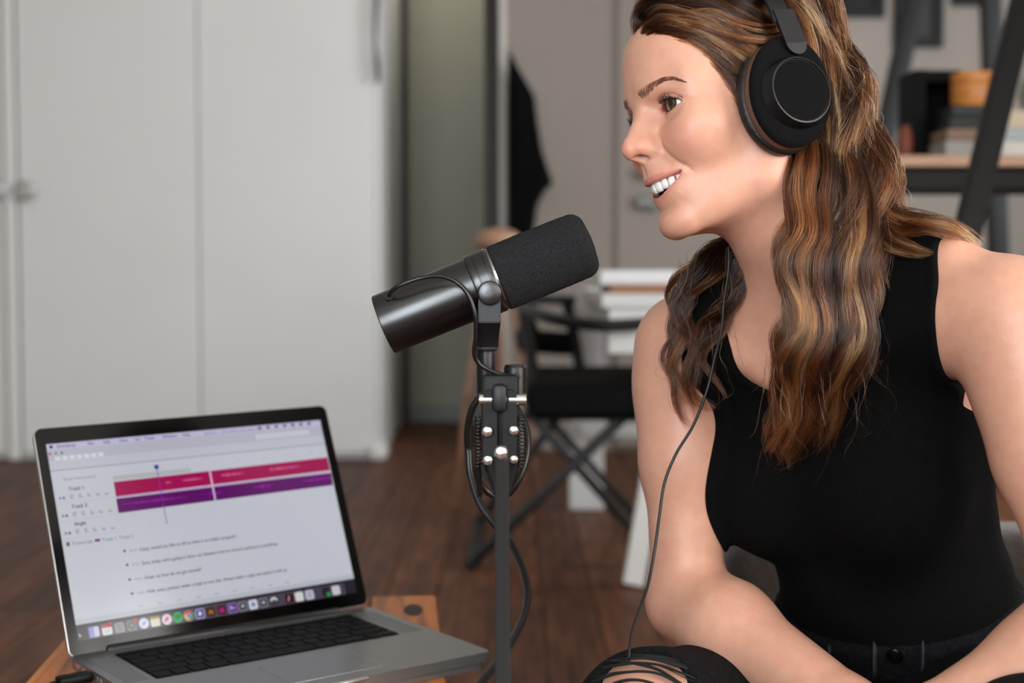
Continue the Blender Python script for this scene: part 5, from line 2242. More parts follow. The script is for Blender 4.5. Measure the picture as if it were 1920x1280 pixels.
def f_top(p):
    u, f, v = torso_uv(p)
    r = top_region(p)
    b = f_body(p)
    edge = np.clip((r + 9.0) / 2.0, 0, 1) * 0.7
    # soft creases over the waist and under the bust
    wr = 1.1 * np.sin(v * 0.085 + u * 0.022 + np.sin(u * 0.03) * 1.5) * np.exp(-((v - 190) / 70.0) ** 2)
    d = np.maximum(b - 3.0 - edge - wr - 1.0, f_torso(p) - 15.0 - 16.0 * np.exp(-((v - 312) / 30.0) ** 2) * (u > 40))
    return smax(d, r, 1.0)


def build_top():
    xs = axis_grid([(60, 2.4), (620, None)])
    ys = axis_grid([(1060, 2.6), (1640, None)])
    zs = axis_grid([(440, 3.0), (640, 2.4), (960, None)])
    pos, q = surface_nets(f_top, xs, ys, zs)
    return np_mesh('tank_top', pos / 1000.0, q, TOP_M, person)


def rip_field(p):
    """negative inside the torn opening over the far knee"""
    c = W(1190, 1262, 1.125)
    q = (p - c.astype(np.float32)[:, None])
    return ell(q, (0, 0, 0), (86, 110, 58))


def f_jeans(p):
    u, f, v = torso_uv(p)
    pel = np.maximum(f_torso(p), v - np.float32(128))
    legs = np.minimum(f_leg(p, HIP_R, KNEE_R, ANK_R), f_leg(p, HIP_L, KNEE_L, ANK_L))
    d = smin(pel, legs, 14) - 6.5
    band = np.maximum(np.maximum(f_torso(p) - 9.5, v - np.float32(130)), np.float32(97) - v)
    d = np.minimum(d, band)
    return smax(d, -rip_field(p), 2.0)


def build_jeans():
    xs = axis_grid([(60, 3.0), (300, 4.0), (760, None)])
    ys = axis_grid([(860, 4.0), (1700, None)])
    zs = axis_grid([(60, 8.0), (380, 3.2), (640, None)])
    pos, q = surface_nets(f_jeans, xs, ys, zs)
    o = np_mesh('jeans', pos / 1000.0, q, JEANS_M, person)
    # belt loops, button, pocket seams
    dark = mat('denim_seam', (34, 35, 38), rough=0.9, noise=(300, 0.4))
    for px in (1468, 1556, 1642, 1730):
        bm = bmesh.new()
        w, _ = trace(f_jeans, [px] * 5, np.linspace(1204, 1262, 5) - 0.06 * (px - 1690))
        n = normal_of(f_jeans, w)
        pts = [Vector(x) for x in (w + n * 1.2) / 1000.0]
        tube(bm, pts, 0.0052, 8, flat=0.28, up=Vector(n[2]).cross(pts[1] - pts[0]))
        bm_obj('belt_loop', bm, dark, o, smooth=True)
    w, _ = trace(f_jeans, [1678], [1228])
    n = normal_of(f_jeans, w)[0]
    bm = bmesh.new()
    lathe(bm, [(0, 0.0075), (0.002, 0.0078), (0.0034, 0.006), (0.0034, 0.002), (0.0042, 0.0018), (0.0046, 0.0004)], Vector(w[0]) / 1000, Vector(n), 20)
    bm_obj('button', bm, mat('dark_button', (20, 18, 18), rough=0.3, metal=0.8), o, smooth=True, auto=40)
    # threads left across the rip
    rng = random.Random(3)
    thr = mat('denim_thread', (14, 14, 16), rough=0.9)
    rows = [((1098, 1262), (1150, 1246), (1215, 1242), (1290, 1262)),
            ((1088, 1280), (1150, 1256), (1225, 1254), (1300, 1284)),
            ((1100, 1292), (1160, 1270), (1230, 1270), (1290, 1304)),
            ((1120, 1304), (1170, 1283), (1215, 1286), (1262, 1310)),
            ((1140, 1240), (1190, 1236), (1250, 1242), (1310, 1268)),
            ((1112, 1250), (1168, 1249), (1230, 1262), (1275, 1290))]
    for ri, row in enumerate(rows):
        base = smooth_path(row, 6)
        for k in range(3):
            off = np.array([rng.uniform(-6, 6), rng.uniform(-4, 4)])
            q2 = base + off * np.linspace(1, -1, len(base))[:, None]
            w, t = trace(f_body, q2[:, 0], q2[:, 1])
            good = t < 1500
            if good.sum() < 4:
                continue
            n = normal_of(f_body, w)
            bm = bmesh.new()
            tube(bm, [Vector(x) for x in ((w + n * (3.0 + rng.uniform(0, 3)))[good]) / 1000.0], [0.0017 if k == 0 else 0.0007] * int(good.sum()), 6, flat=0.7)
            bm_obj('thread', bm, thr, o, smooth=True)
    return o


_t = time.time()
tank_top = build_top()
jeans = build_jeans()
print('CLOTHES', round(time.time() - _t, 1), 's')

# ------------------------------------------------------------------ hair
HAIR_M = hair_material('brown_hair', rough=0.17, coat=0.1)
C_DARK = np.array(rgb((17, 9, 6))[:3])
C_MID = np.array(rgb((54, 25, 10))[:3])
C_CARA = np.array(rgb((118, 60, 24))[:3])
C_BLON = np.array(rgb((200, 142, 88))[:3])
hrng = np.random.default_rng(11)
ST_P, ST_R, ST_C = [], [], []
NPT = 44
CORES = []


def resample(path, n):
    d = np.r_[0, np.cumsum(np.linalg.norm(np.diff(path[:, :3], axis=0), axis=1))]
    t = np.linspace(0, d[-1], n)
    return np.stack([np.interp(t, d, path[:, k]) for k in range(path.shape[1])], 1)


def lock(pts, rads, count, clumps=5, wave=(0.0, 1.0), tone=0.45, flat=0.55, tipspread=0.0, jitter=0.0012,
         radius=0.0002, core=True, light=0.5, fringe=0.16, ph=None, lead=0.0):
    """strands about the guide through world points pts (m) with radii rads (m)"""
    g = resample(smooth_path([tuple(p) + (r,) for p, r in zip([tuple(q) for q in pts], rads)], 10), NPT)
    path, rad = g[:, :3], np.maximum(g[:, 3], 0.0005)
    tan = np.gradient(path, axis=0)
    tan /= np.linalg.norm(tan, axis=1, keepdims=True)
    view = np.array([0.0, 1.0, 0.0])
    N_ = np.cross(tan, view)
    ln = np.linalg.norm(N_, axis=1, keepdims=True)
    N_ = np.where(ln > 0.05, N_ / np.maximum(ln, 1e-6), np.array([[1.0, 0, 0]]))
    for _ in range(4):
        N_[1:-1] = (N_[:-2] + N_[1:-1] * 2 + N_[2:]) / 4
    N_ /= np.linalg.norm(N_, axis=1, keepdims=True)
    B_ = np.cross(N_, tan)
    t = np.linspace(0, 1, NPT)
    length = np.linalg.norm(np.diff(path, axis=0), axis=1).sum()
    ph0 = hrng.uniform(0, 6.28) if ph is None else ph
    # clump centres
    ang = hrng.uniform(0, 6.28, clumps)
    rr = np.sqrt(hrng.random(clumps)) * 0.72
    ca, cb = rr * np.cos(ang), rr * np.sin(ang)
    cph = ph0 + hrng.normal(0, 0.5, clumps)
    cfr = hrng.uniform(0.94, 1.06, clumps)
    ctone = np.clip(hrng.normal(tone - 0.04, 0.27, clumps), 0, 1)
    which = hrng.integers(0, clumps, count)
    sa = hrng.normal(0, 0.24, count)
    sb = hrng.normal(0, 0.24, count)
    clump_tight = (1.0 - 0.5 * t ** 1.5 * (1 - t ** 8))[None, :]
    A = ca[which][:, None] + sa[:, None] * clump_tight * (1 + tipspread * t ** 2)[None, :]
    Bq = cb[which][:, None] + sb[:, None] * clump_tight * (1 + tipspread * t ** 2)[None, :]
    amp, wl = wave
    env = np.clip(t * 3.0, 0, 1)[None, :]
    phase = 6.2832 * length * t[None, :] / wl * cfr[which][:, None] + cph[which][:, None] + hrng.normal(0, 0.18, count)[:, None]
    wa = amp * env * np.sin(phase)
    wb = amp * 0.8 * env * np.cos(phase * 1.0 + 0.6)
    # loose jitter
    f1 = hrng.uniform(1, 4, count)[:, None]
    j1 = jitter * np.sin(6.28 * f1 * t[None, :] + hrng.uniform(0, 6.28, count)[:, None]) * hrng.random(count)[:, None]
    f2 = hrng.uniform(1, 4, count)[:, None]
    j2 = jitter * np.sin(6.28 * f2 * t[None, :] + hrng.uniform(0, 6.28, count)[:, None]) * hrng.random(count)[:, None]
    p = path[None] + N_[None] * (A * rad[None, :] + wa + j1)[..., None] + B_[None] * ((Bq * rad[None, :]) * flat + wb * flat + j2)[..., None]
    # cut strands to different lengths
    endt = 1.0 - fringe * hrng.random(count) ** 1.2
    st0 = lead * hrng.random(count) ** 1.3
    idx = (st0[:, None] + t[None, :] * (endt - st0)[:, None]) * (NPT - 1)
    i0 = np.clip(idx.astype(int), 0, NPT - 2)
    fr = (idx - i0)[..., None]
    rows = np.arange(count)[:, None]
    p = p[rows, i0] * (1 - fr) + p[rows, i0 + 1] * fr
    rad_s = radius * hrng.uniform(0.7, 1.25, count)[:, None] * (1.0 - 0.75 * t[None, :] ** 5) * np.clip(0.35 + t[None, :] * 8, 0, 1)
    tn = np.clip(ctone[which] + hrng.normal(0, 0.19, count), 0, 1)[:, None] + light * (t[None, :] - 0.35) * 0.55
    tn = np.clip(tn, 0, 1)
    col = np.where((tn < 0.4)[..., None], C_DARK + (C_MID - C_DARK) * (tn / 0.4)[..., None],
                   np.where((tn < 0.72)[..., None], C_MID + (C_CARA - C_MID) * ((tn - 0.4) / 0.32)[..., None],
                            C_CARA + (C_BLON - C_CARA) * ((tn - 0.72) / 0.28)[..., None]))
    ST_P.append(p)
    ST_R.append(rad_s)
    ST_C.append(col)
    if core:
        CORES.append((path, rad * 0.42, flat))


def px_path(rows):
    return [P(a, b, c) for (a, b, c) in rows]


# --- near side: the long wavy mass beside the headphones, over the chest
ROWS = [  # y, left edge, right edge, depth
    (40, 1500, 1560, 1.305), (110, 1540, 1588, 1.285), (190, 1550, 1618, 1.262), (280, 1512, 1650, 1.245),
    (340, 1492, 1668, 1.236), (400, 1484, 1662, 1.228), (460, 1472, 1642, 1.224), (520, 1484, 1640, 1.224),
    (570, 1480, 1655, 1.224), (620, 1464, 1655, 1.224), (680, 1464, 1640, 1.230), (740, 1446, 1602, 1.238),
    (800, 1432, 1570, 1.252), (868, 1430, 1552, 1.268)]
for k in range(11):
    c = (k + 0.5) / 11
    start = 0 if c > 0.35 else 2
    rows = []
    last = len(ROWS) - (0 if 0.05 < c < 0.75 else 1)
    for (y, a, b, d) in ROWS[start:last]:
        x = a + (b - a) * c
        if c <= 0.35 and y < 260:
            x, d = 1500 + 40 * c, 1.25
        bul = 0.016 * (1 - (2 * c - 1) ** 2)
        ye = (812, 842, 866, 880, 862, 872, 846, 826, 806, 776, 752)[k]
        yy = y if y <= 620 else 620 + (y - 620) * (ye - 620) / (ROWS[last - 1][0] - 620)
        rows.append((x, yy, d - bul + 0.012 + 0.004 * ((k * 7) % 3)))
    # behind the ear for the inner columns, over the crown for the outer ones
    if c > 0.35:
        rows = [(1455 + 40 * c, -70, 1.30), (1490 + 50 * c, -20, 1.31)] + rows
    n = len(rows)
    rads = [0.010] + [0.0125] * (n - 4) + [0.0105, 0.0075, 0.0035]
    lock(px_path(rows), rads, 820, clumps=20, wave=(0.0056, 0.092), tone=0.36 + 0.10 * math.sin(k * 2.1), flat=0.8,
         tipspread=0.0, light=0.6, fringe=0.36, ph=0.55 * k + (0 if start == 0 else 0.9))

# --- outer layer by the face edge of the mass, thinner, lighter
for k, (dx, top) in enumerate(((0, 290), (24, 300), (60, 310), (100, 330), (140, 340))):
    rows = [(1500 + dx * 0.8, top - 40, 1.235), (1496 + dx, top + 30, 1.222), (1486 + dx, 420, 1.212), (1474 + dx, 480, 1.208), (1492 + dx, 545, 1.206),
            (1484 + dx, 610, 1.206), (1468 + dx, 670, 1.212), (1478 + dx * 0.85, 730, 1.222), (1452 + dx * 0.75, 800, 1.238), (1444 + dx * 0.7, 850, 1.252)]
    lock(px_path(rows), [0.006, 0.008, 0.009, 0.009, 0.009, 0.009, 0.009, 0.008, 0.007, 0.004], 330, clumps=5,
         wave=(0.0056, 0.090), tone=0.50 + 0.1 * math.cos(k * 1.7), flat=0.6, core=False, light=0.6, ph=1.3 + 0.3 * k, fringe=0.3)

# --- lock lying back over the near shoulder
for k, rows in enumerate((
        [(1600, 250, 1.262), (1640, 330, 1.255), (1668, 390, 1.240), (1720, 420, 1.222), (1780, 428, 1.212), (1846, 456, 1.214)],
        [(1600, 290, 1.262), (1632, 370, 1.250), (1680, 425, 1.232), (1740, 436, 1.214), (1800, 446, 1.205)],
        [(1590, 330, 1.258), (1622, 410, 1.245), (1665, 450, 1.228), (1715, 462, 1.212), (1752, 470, 1.203)],
        [(1610, 360, 1.255), (1640, 420, 1.240), (1625, 480, 1.226), (1600, 540, 1.220), (1612, 600, 1.218)])):
    n = len(rows)
    lock(px_path(rows), [0.010] * (n - 2) + [0.008, 0.004], 560, clumps=10, wave=(0.003, 0.09), tone=0.30, flat=0.5, light=0.8, core=False, fringe=0.6)

# --- far side, falling over the far collar bone
far = (
    ([(1392, 395, 1.300), (1378, 446, 1.300), (1335, 478, 1.318), (1288, 520, 1.332), (1276, 570, 1.334), (1296, 630, 1.326), (1296, 690, 1.324), (1310, 745, 1.322), (1338, 772, 1.322)], 0.010, 0.45),
    ([(1398, 400, 1.300), (1380, 462, 1.300), (1330, 505, 1.322), (1284, 575, 1.332), (1262, 640, 1.330), (1258, 690, 1.330), (1278, 745, 1.326), (1302, 792, 1.324)], 0.008, 0.5),
    ([(1386, 410, 1.304), (1380, 480, 1.306), (1372, 540, 1.310), (1350, 590, 1.318), (1306, 640, 1.326), (1284, 690, 1.328), (1292, 735, 1.326)], 0.009, 0.5),
    ([(1384, 430, 1.304), (1380, 480, 1.304), (1384, 520, 1.304), (1370, 560, 1.308), (1352, 605, 1.316), (1326, 655, 1.322), (1336, 700, 1.320), (1354, 750, 1.318)], 0.004, 0.45),
    ([(1376, 455, 1.308), (1300, 492, 1.330), (1262, 545, 1.340), (1266, 590, 1.338), (1248, 640, 1.338)], 0.004, 0.6),
    ([(1376, 470, 1.308), (1316, 520, 1.328), (1270, 590, 1.336), (1272, 640, 1.332), (1252, 680, 1.332), (1268, 730, 1.330), (1284, 772, 1.328), (1296, 800, 1.326)], 0.006, 0.55),
)
for k, (rows, r, tn) in enumerate(far):
    n = len(rows)
    lock(px_path(rows), [r * 0.9] + [r] * (n - 3) + [r * 0.8, r * 0.45], int(120 + 20000 * r), clumps=6, wave=(0.0045, 0.075), tone=tn - 0.26, flat=0.7, light=0.7, core=False, fringe=0.35)


# --- scalp: combed back from the forehead over the near temple
def scalp_pt(px, py, lift):
    w, t = trace(f_body, [px], [py])
    if t[0] > 1500:
        return None
    n = normal_of(f_body, w)[0]
    return Vector((w[0] + n * lift) / 1000.0)


def scalp_lock(rows, r, count, tone, lift=7.0, **kw):
    pts = []
    for row in rows:
        if 1.2 < row[2] < 1.4:
            pts.append(P(*row))
        else:
            s_ = scalp_pt(row[0], row[1], row[2] if len(row) == 3 else lift)
            if s_ is not None:
                pts.append(s_)
    n = len(pts)
    lock(pts, [r * 0.7] + [r] * (n - 2) + [r * 0.9], count, tone=tone, flat=0.35, core=False, fringe=0.05, light=0.25, lead=kw.pop('lead', 0.14), **kw)


front = [
    ([(1198, 74, 1.2640), (1202, 58, 1.2630), (1226, 44, 1.2500), (1280, 46, 8), (1346, 68, 8), (1410, 106, 8)], 0.006, 0.30),
    ([(1203, 74, 1.2600), (1212, 60, 1.2550), (1240, 50, 5), (1290, 54, 7), (1350, 78, 7), (1410, 116, 7)], 0.005, 0.42),
    ([(1209, 70, 1.2560), (1222, 59, 1.2480), (1250, 54, 4), (1296, 62, 6), (1350, 88, 6), (1404, 124, 6)], 0.005, 0.36),
    ([(1196, 80, 1.2680), (1195, 58, 1.2680), (1212, 38, 1.2620), (1262, 32, 1.2400), (1330, 46, 9), (1400, 82, 9)], 0.006, 0.2),
    ([(1206, 74, 1.2605), (1222, 58, 3), (1256, 50, 6), (1310, 62, 7), (1370, 94, 7), (1424, 128, 6)], 0.006, 0.40),
    ([(1212, 66, 0.8), (1236, 54, 3), (1276, 56, 5), (1326, 76, 6), (1380, 110, 6), (1420, 140, 5)], 0.006, 0.52),
    ([(1244, 58, 0.6), (1276, 62, 2.5), (1318, 78, 4), (1360, 106, 5), (1404, 144, 4)], 0.006, 0.55),
    ([(1278, 63, 0.6), (1310, 76, 2), (1348, 100, 3), (1384, 132, 3.5), (1410, 160, 2)], 0.006, 0.40),
    ([(1200, 70, 3.0), (1208, 46, 1.262), (1250, 40, 9), (1310, 52, 8), (1370, 84, 8), (1430, 120, 8)], 0.008, 0.50),
    ([(1199, 66, 1.262), (1204, 34, 1.262), (1250, 22, 1.240), (1315, 32, 9), (1380, 62, 9), (1450, 100, 9)], 0.009, 0.34),
    ([(1203, 60, 1.266), (1206, 22, 1.266), (1250, 4, 1.246), (1320, 12, 10), (1392, 40, 10), (1470, 84, 10)], 0.010, 0.22),
    ([(1208, 50, 1.270), (1218, 8, 1.270), (1270, -16, 1.254), (1345, -8, 1.244), (1420, 20, 1.240), (1490, 70, 1.255)], 0.011, 0.18),
    ([(1215, 40, 1.278), (1235, -10, 1.276), (1300, -38, 1.268), (1380, -30, 1.262), (1450, 0, 1.262), (1520, 60, 1.280)], 0.012, 0.2),
    ([(1225, 30, 1.290), (1260, -26, 1.288), (1330, -58, 1.284), (1410, -50, 1.282), (1480, -16, 1.288), (1545, 60, 1.300)], 0.012, 0.3),
    ([(1226, 60, 2.0), (1262, 58, 4), (1310, 72, 6), (1362, 104, 6), (1410, 140, 4)], 0.006, 0.72),
    ([(1262, 58, 1.5), (1300, 68, 3), (1345, 92, 5), (1380, 122, 5), (1410, 152, 3)], 0.007, 0.5),
    ([(1292, 66, 1.0), (1330, 88, 3), (1366, 116, 4), (1392, 144, 3), (1412, 172, 1)], 0.006, 0.3),
    ([(1318, 84, 0.8), (1348, 106, 2), (1378, 136, 3), (1394, 158, 2), (1410, 186, 1)], 0.005, 0.24),
    ([(1340, 104, 0.6), (1364, 126, 1.6), (1384, 152, 2), (1396, 176, 1.5), (1408, 200, 1)], 0.004, 0.24),
    ([(1358, 124, 0.6), (1378, 148, 1.5), (1390, 170, 1.5), (1399, 192, 1.0), (1408, 216, 1)], 0.0035, 0.26),
    ([(1372, 146, 0.5), (1386, 168, 1.0), (1394, 188, 1.0), (1400, 206, 1), (1406, 228, 1)], 0.003, 0.3),
]
for (rows, r, tn) in front:
    scalp_lock(rows, r, int(260 + 30000 * r), tn, clumps=6, wave=(0.0006, 0.12), jitter=0.0008)

# wisps in front of the hairline
for rows in ([(1288, 74, 0.3), (1322, 96, 0.8), (1356, 124, 1.5), (1386, 156, 2)], [(1312, 96, 0.3), (1342, 118, 0.8), (1370, 146, 1.5), (1392, 178, 2)],
             [(1332, 116, 0.3), (1356, 138, 0.8), (1378, 164, 1.0), (1396, 194, 1.5)], [(1350, 136, 0.3), (1368, 158, 0.8), (1384, 184, 1.0), (1396, 212, 1.5)], [(1362, 158, 0.3), (1377, 180, 0.8), (1389, 206, 1.0), (1396, 232, 1.2)]):
    scalp_lock(rows, 0.0045, 60, 0.42, clumps=20, wave=(0.0004, 0.12), jitter=0.0006, lead=0.4, radius=0.00012)

# highlight streak sweeping towards the headphones
scalp_lock([(1222, 56, 3), (1300, 54, 10), (1360, 76, 11), (1410, 84, 11), (1450, 80, 12), (1490, 70, 13)], 0.0055, 360, 0.80, clumps=7, wave=(0.0006, 0.1), jitter=0.0008, lead=0.45)
scalp_lock([(1232, 46, 4), (1320, 40, 10), (1380, 58, 12), (1430, 66, 12), (1480, 60, 13)], 0.004, 240, 0.66, clumps=5, wave=(0.0006, 0.1), jitter=0.0008, lead=0.45)

# behind the headband, over the back of the head
for k in range(7):
    x0 = 1500 + 8 * k
    rows = [(1450 + 5 * k, -60, 1.262 + 0.008 * k), (1488 + 6 * k, -10, 1.262 + 0.010 * k), (1515 + 7 * k, 50, 1.262 + 0.009 * k), (1546 + 8 * k, 110, 1.256 + 0.008 * k), (1560 + 9 * k, 180, 1.246 + 0.007 * k), (1560 + 10 * k, 250, 1.238 + 0.006 * k), (1548 + 14 * k, 330, 1.232 + 0.004 * k)]
    lock(px_path(rows), [0.009, 0.010, 0.010, 0.010, 0.010, 0.010, 0.007], 360, clumps=6, wave=(0.0022, 0.10), tone=0.58 - 0.05 * k, flat=0.5, light=0.2)

# --- the rest of the scalp (crown, back, far side), in head coordinates
for k in range(46):
    az = math.radians(108 + 190 * k / 45.0 + hrng.uniform(-3, 3))       # from the near side round the back to the far temple
    pts = []
    for j, el in enumerate((86, 66, 44, 22, 2, -18, -34)):
        e = math.radians(el)
        x, y, z = math.cos(e) * math.cos(az), math.cos(e) * math.sin(az), math.sin(e)
        r = 1.0 / math.sqrt((x / 95) ** 2 + (y / 72) ** 2 + (z / 75) ** 2)
        lift = 1.10
        X = HV(-5 + x * r * lift, y * r * lift, 47 + z * r * lift)
        pts.append(X)
    if pts[-1].x > 0.24:
        pts.append(pts[-1] + Vector((0.03, 0.02, -0.07)))
    n = len(pts)
    lock(pts, [0.008] + [0.013] * (n - 2) + [0.008], 150, clumps=5, wave=(0.0015, 0.1), tone=0.28, flat=0.4, core=False, light=0.3, radius=0.00026)
# back of the neck and shoulders
for k in range(9):
    rows = [(1560 + 6 * k, 250, 1.29 + 0.012 * (k % 4)), (1590 + 8 * k, 330, 1.285 + 0.012 * (k % 4)), (1600 + 12 * k, 400, 1.28 + 0.012 * (k % 4)), (1600 + 14 * k, 460, 1.275 + 0.01 * (k % 4))]
    lock(px_path(rows), [0.012, 0.013, 0.012, 0.009], 160, clumps=5, wave=(0.004, 0.09), tone=0.22, flat=0.6, light=0.3)

# --- flyaways
fly_paths = []
for k in range(170):
    if k < 110:      # off the back of the mass
        y0 = hrng.uniform(20, 560)
        xr = np.interp(y0, [r[0] for r in ROWS], [r[2] for r in ROWS]) - 12
        a = P(xr, y0, 1.25 + hrng.uniform(-0.02, 0.03))
        rows = [(xr - 20, y0 - 40, 1.25), (xr + hrng.uniform(0, 16), y0 + 20, 1.25), (xr + hrng.uniform(6, 58), y0 + hrng.uniform(40, 110), 1.245 + hrng.uniform(-0.02, 0.02)), (xr + hrng.uniform(-30, 66), y0 + hrng.uniform(100, 190), 1.24 + hrng.uniform(-0.02, 0.02))]
    elif k < 150:    # around the tips
        x0 = hrng.uniform(1430, 1660)
        y0 = hrng.uniform(640, 800)
        rows = [(x0, y0 - 60, 1.215), (x0 + hrng.uniform(-14, 14), y0, 1.21), (x0 + hrng.uniform(-40, 40), y0 + 60, 1.22), (x0 + hrng.uniform(-60, 50), y0 + hrng.uniform(80, 140), 1.24)]
    else:
        x0 = hrng.uniform(1260, 1390)
        y0 = hrng.uniform(520, 680)
        rows = [(x0, y0 - 60, 1.31), (x0 + hrng.uniform(-20, 20), y0, 1.305), (x0 + hrng.uniform(-50, 40), y0 + 60, 1.31), (x0 + hrng.uniform(-30, 60), y0 + hrng.uniform(80, 130), 1.315)]
    lock(px_path(rows), [0.002] * 4, 2, clumps=2, wave=(0.002, 0.1), tone=0.5, core=False, radius=0.00011)

_P = np.concatenate(ST_P)
hair = strands_object('hair', _P, np.concatenate(ST_R), np.concatenate(ST_C), HAIR_M, person)
tag(hair, 'long wavy brown hair with caramel highlights')
print('HAIR strands', len(_P))

# dark inner volume so that the locks are not see-through
bm = bmesh.new()
for (path, rad, flat) in CORES:
    k = slice(2, NPT - 5, 3)
    tube(bm, [Vector(p) for p in path[k]], list(rad[k]), 8, flat=flat)
UNDER_M = mat('hair_underlayer', (34, 22, 16), rough=0.7, spec=0.2)
bm_obj('hair_underlayer', bm, UNDER_M, person, smooth=True)


def f_cap(p):
    q = to_head(p)
    c = f_head(q) / np.float32(HEAD_S) - np.float32(1.6)
    x, y, z = q[0], np.abs(q[1]), q[2]
    # hairline: forehead high in front, down past the temples to behind the ears
    line = np.interp(x, [-110, -40, 0, 14, 19, 27, 36, 45, 54, 62, 78], [-45, -40, -20, 0, 16, 30, 46, 66, 82, 94, 106]).astype(np.float32)
    c = c + np.float32(1.6) - np.clip((z - line) * np.float32(0.14) - np.float32(1.4), np.float32(-1.4), np.float32(1.8))
    return np.maximum(c * np.float32(HEAD_S), line - z)


_pos, _q = surface_nets(f_cap, axis_grid([(80, 2.0), (330, None)]), axis_grid([(1190, 2.0), (1430, None)]), axis_grid([(900, 2.0), (1120, None)]))
np_mesh('scalp_hair', _pos / 1000.0, _q, UNDER_M, person)

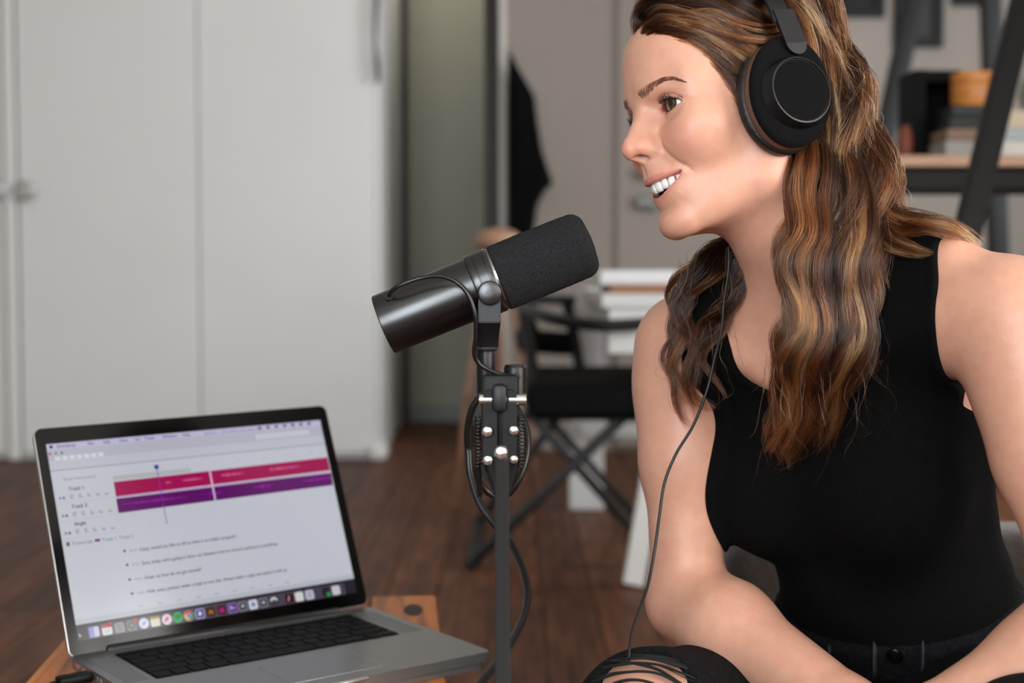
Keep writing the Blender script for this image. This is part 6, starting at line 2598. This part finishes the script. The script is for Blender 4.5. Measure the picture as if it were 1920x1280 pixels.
# ------------------------------------------------------------------ headphones
def build_headphones():
    root = empty('headphones', HV(0, 0, 0), 'black over-ear headphones with round fabric discs worn by the woman', 'headphones')
    inv = Matrix.Translation(-HV(0, 0, 0))
    black = mat('headphone_fabric', (8, 8, 9), rough=0.9, noise=(500, 0.35), bump=(1500, 0.5), spec=0.15)
    shell = mat('headphone_shell', (8, 8, 9), rough=0.38, spec=0.4)
    leather = mat('ear_pad_leather', (14, 13, 13), rough=0.5, bump=(300, 0.3))
    brown = mat('ear_pad_brown_band', (92, 60, 46), rough=0.45)
    steel = mat('black_anodised', (30, 30, 32), rough=0.4, metal=0.6)

    def ring_mesh(bm, side, sections, seg=64):
        """sections: (y offset, centre x, centre z, radius x, radius z) in head mm"""
        rings = []
        for (yy, cx, cz, rx, rz) in sections:
            ring = []
            for k in range(seg):
                a = 2 * math.pi * k / seg
                # slightly egg-shaped, tilted with the jaw
                ex, ez = rx * math.cos(a), rz * math.sin(a)
                tl = math.radians(16)
                X = cx + ex * math.cos(tl) - ez * math.sin(tl)
                Z = cz + ex * math.sin(tl) + ez * math.cos(tl)
                ring.append(bm.verts.new(inv @ HV(X, side * yy, Z)))
            rings.append(ring)
        for i in range(len(rings) - 1):
            for k in range(seg):
                k2 = (k + 1) % seg
                f = (rings[i][k], rings[i][k2], rings[i + 1][k2], rings[i + 1][k])
                bm.faces.new(f if side < 0 else tuple(reversed(f)))
        f = rings[-1]
        bm.faces.new(f if side < 0 else list(reversed(f)))
        f = rings[0]
        bm.faces.new(list(reversed(f)) if side < 0 else f)

    for side in (1, -1):
        cx, cz = -9.5, 2.0
        bm = bmesh.new()
        ring_mesh(bm, side, [(66, cx, cz, 33, 42), (67, cx, cz, 40, 50), (71, cx, cz, 43, 53), (77, cx, cz, 43, 53), (80, cx, cz, 40, 50)])
        pad = bm_obj('ear_pad', bm, leather, root, smooth=True, auto=50)
        bm = bmesh.new()
        ring_mesh(bm, side, [(79, cx, cz, 39.5, 49.5), (81, cx, cz, 41, 51), (86, cx, cz, 41, 51), (88, cx, cz, 39, 49)])
        bm_obj('pad_band', bm, brown, root, smooth=True, auto=50)
        bm = bmesh.new()
        ring_mesh(bm, side, [(87, cx, cz, 37, 47), (87.5, cx, cz, 40.5, 50.5), (90, cx, cz, 41.5, 51.5), (92.5, cx, cz, 40.8, 50.8), (94.5, cx, cz, 38.5, 48.5), (95.5, cx, cz, 35, 45), (96.0, cx, cz, 20, 26)])
        cup = bm_obj('ear_cup', bm, black, root, smooth=True, auto=60)
        bm = bmesh.new()
        ring_mesh(bm, side, [(95, cx, cz - 3, 33, 33), (97, cx - 1, cz - 3, 32.5, 32.5), (103, cx - 2, cz - 3, 30.6, 30.6), (104.6, cx - 2, cz - 3, 29.8, 29.8), (104.8, cx - 2, cz - 3, 28.6, 28.6), (103.6, cx - 2, cz - 3, 28.0, 28.0)])
        bm_obj('disc_rim', bm, shell, cup, smooth=True, auto=40)
        bm = bmesh.new()
        ring_mesh(bm, side, [(103.0, cx - 2, cz - 3, 28.2, 28.2), (104.2, cx - 2, cz - 3, 27.4, 27.4), (104.5, cx - 2, cz - 3, 18, 18)])
        bm_obj('fabric_disc', bm, black, cup, smooth=True, auto=40)
        # hanger tab
        bm = bmesh.new()
        zt = cz + 49
        prof = [(-10.5, zt + 24), (-10.5, zt - 8)] + [(-10.5 * math.cos(math.pi * k / 12), zt - 8 - 10.5 * math.sin(math.pi * k / 12)) for k in range(1, 12)] + [(10.5, zt - 8), (10.5, zt + 24)]
        tl = math.radians(8)
        for (y0, y1) in ((95.5, 99.0),):
            a = []
            for yy in (y0, y1):
                ring = []
                for (u, zz) in prof:
                    lean = (zz - zt) * 0.10 if zz > zt else 0
                    ring.append(bm.verts.new(inv @ HV(cx - 9 + u + (zz - zt) * 0.12, side * (yy + 1 - max(0, zz - zt) * 0.12), zz)))
                a.append(ring)
            n = len(prof)
            bm.faces.new(a[0])
            bm.faces.new(list(reversed(a[1])))
            for i in range(n):
                j = (i + 1) % n
                bm.faces.new((a[0][j], a[0][i], a[1][i], a[1][j]))
        bmesh.ops.recalc_face_normals(bm, faces=bm.faces[:])
        bm_obj('hanger_tab', bm, steel, root)

    # headband: slider strip then padded band over the crown
    def arch(angles, r_y, r_z, zc, wid, th0, th1, name, material):
        bm = bmesh.new()
        rings = []
        for adeg in angles:
            a = math.radians(adeg)
            ring = []
            for (u, th) in ((-wid, th0), (wid, th0), (wid, th1), (-wid, th1)):
                yy = (r_y + th) * math.cos(a)
                zz = zc + (r_z + th) * math.sin(a)
                ring.append(bm.verts.new(inv @ HV(-15 + 0.10 * (zz - 45) + u, yy, zz)))
            rings.append(ring)
        for i in range(len(rings) - 1):
            for k in range(4):
                k2 = (k + 1) % 4
                bm.faces.new((rings[i][k], rings[i][k2], rings[i + 1][k2], rings[i + 1][k]))
        bm.faces.new(list(reversed(rings[0])))
        bm.faces.new(rings[-1])
        bmesh.ops.recalc_face_normals(bm, faces=bm.faces[:])
        bmesh.ops.bevel(bm, geom=bm.edges[:], offset=0.0008, segments=2, affect='EDGES')
        bm_obj(name, bm, material, root, smooth=True, auto=50)
    arch(np.linspace(2, 26, 8), 94, 92, 60, 10.0, 0, 3, 'slider', steel)
    arch(np.linspace(178, 154, 8), 94, 92, 60, 10.0, 0, 3, 'slider', steel)
    arch(np.linspace(17, 163, 40), 95, 92, 60, 15.0, -3, 6, 'headband', shell)

    # cable: from the far cup down over the chest to the knee
    cab = mat('cable_black', (14, 14, 15), rough=0.45)
    rows = [(1352, 380, 1.31), (1364, 450, 1.302), (1366, 500, 1.298), (1358, 560, 1.300), (1352, 620, 1.302), (1340, 670, 1.305), (1326, 730, 1.305), (1300, 797, 1.300),
            (1268, 850, 1.295), (1246, 905, 1.292), (1236, 970, 1.288), (1226, 1040, 1.284), (1214, 1100, 1.27), (1196, 1150, 1.25), (1184, 1190, 1.235), (1179, 1238, 1.22), (1176, 1330, 1.20)]
    bm = bmesh.new()
    tube(bm, [inv @ Vector(p) for p in smooth_path([tuple(P(*r)) for r in rows], 8)], 0.00135, 8)
    bm_obj('cable', bm, cab, root, smooth=True)
    return root


headphones = build_headphones()
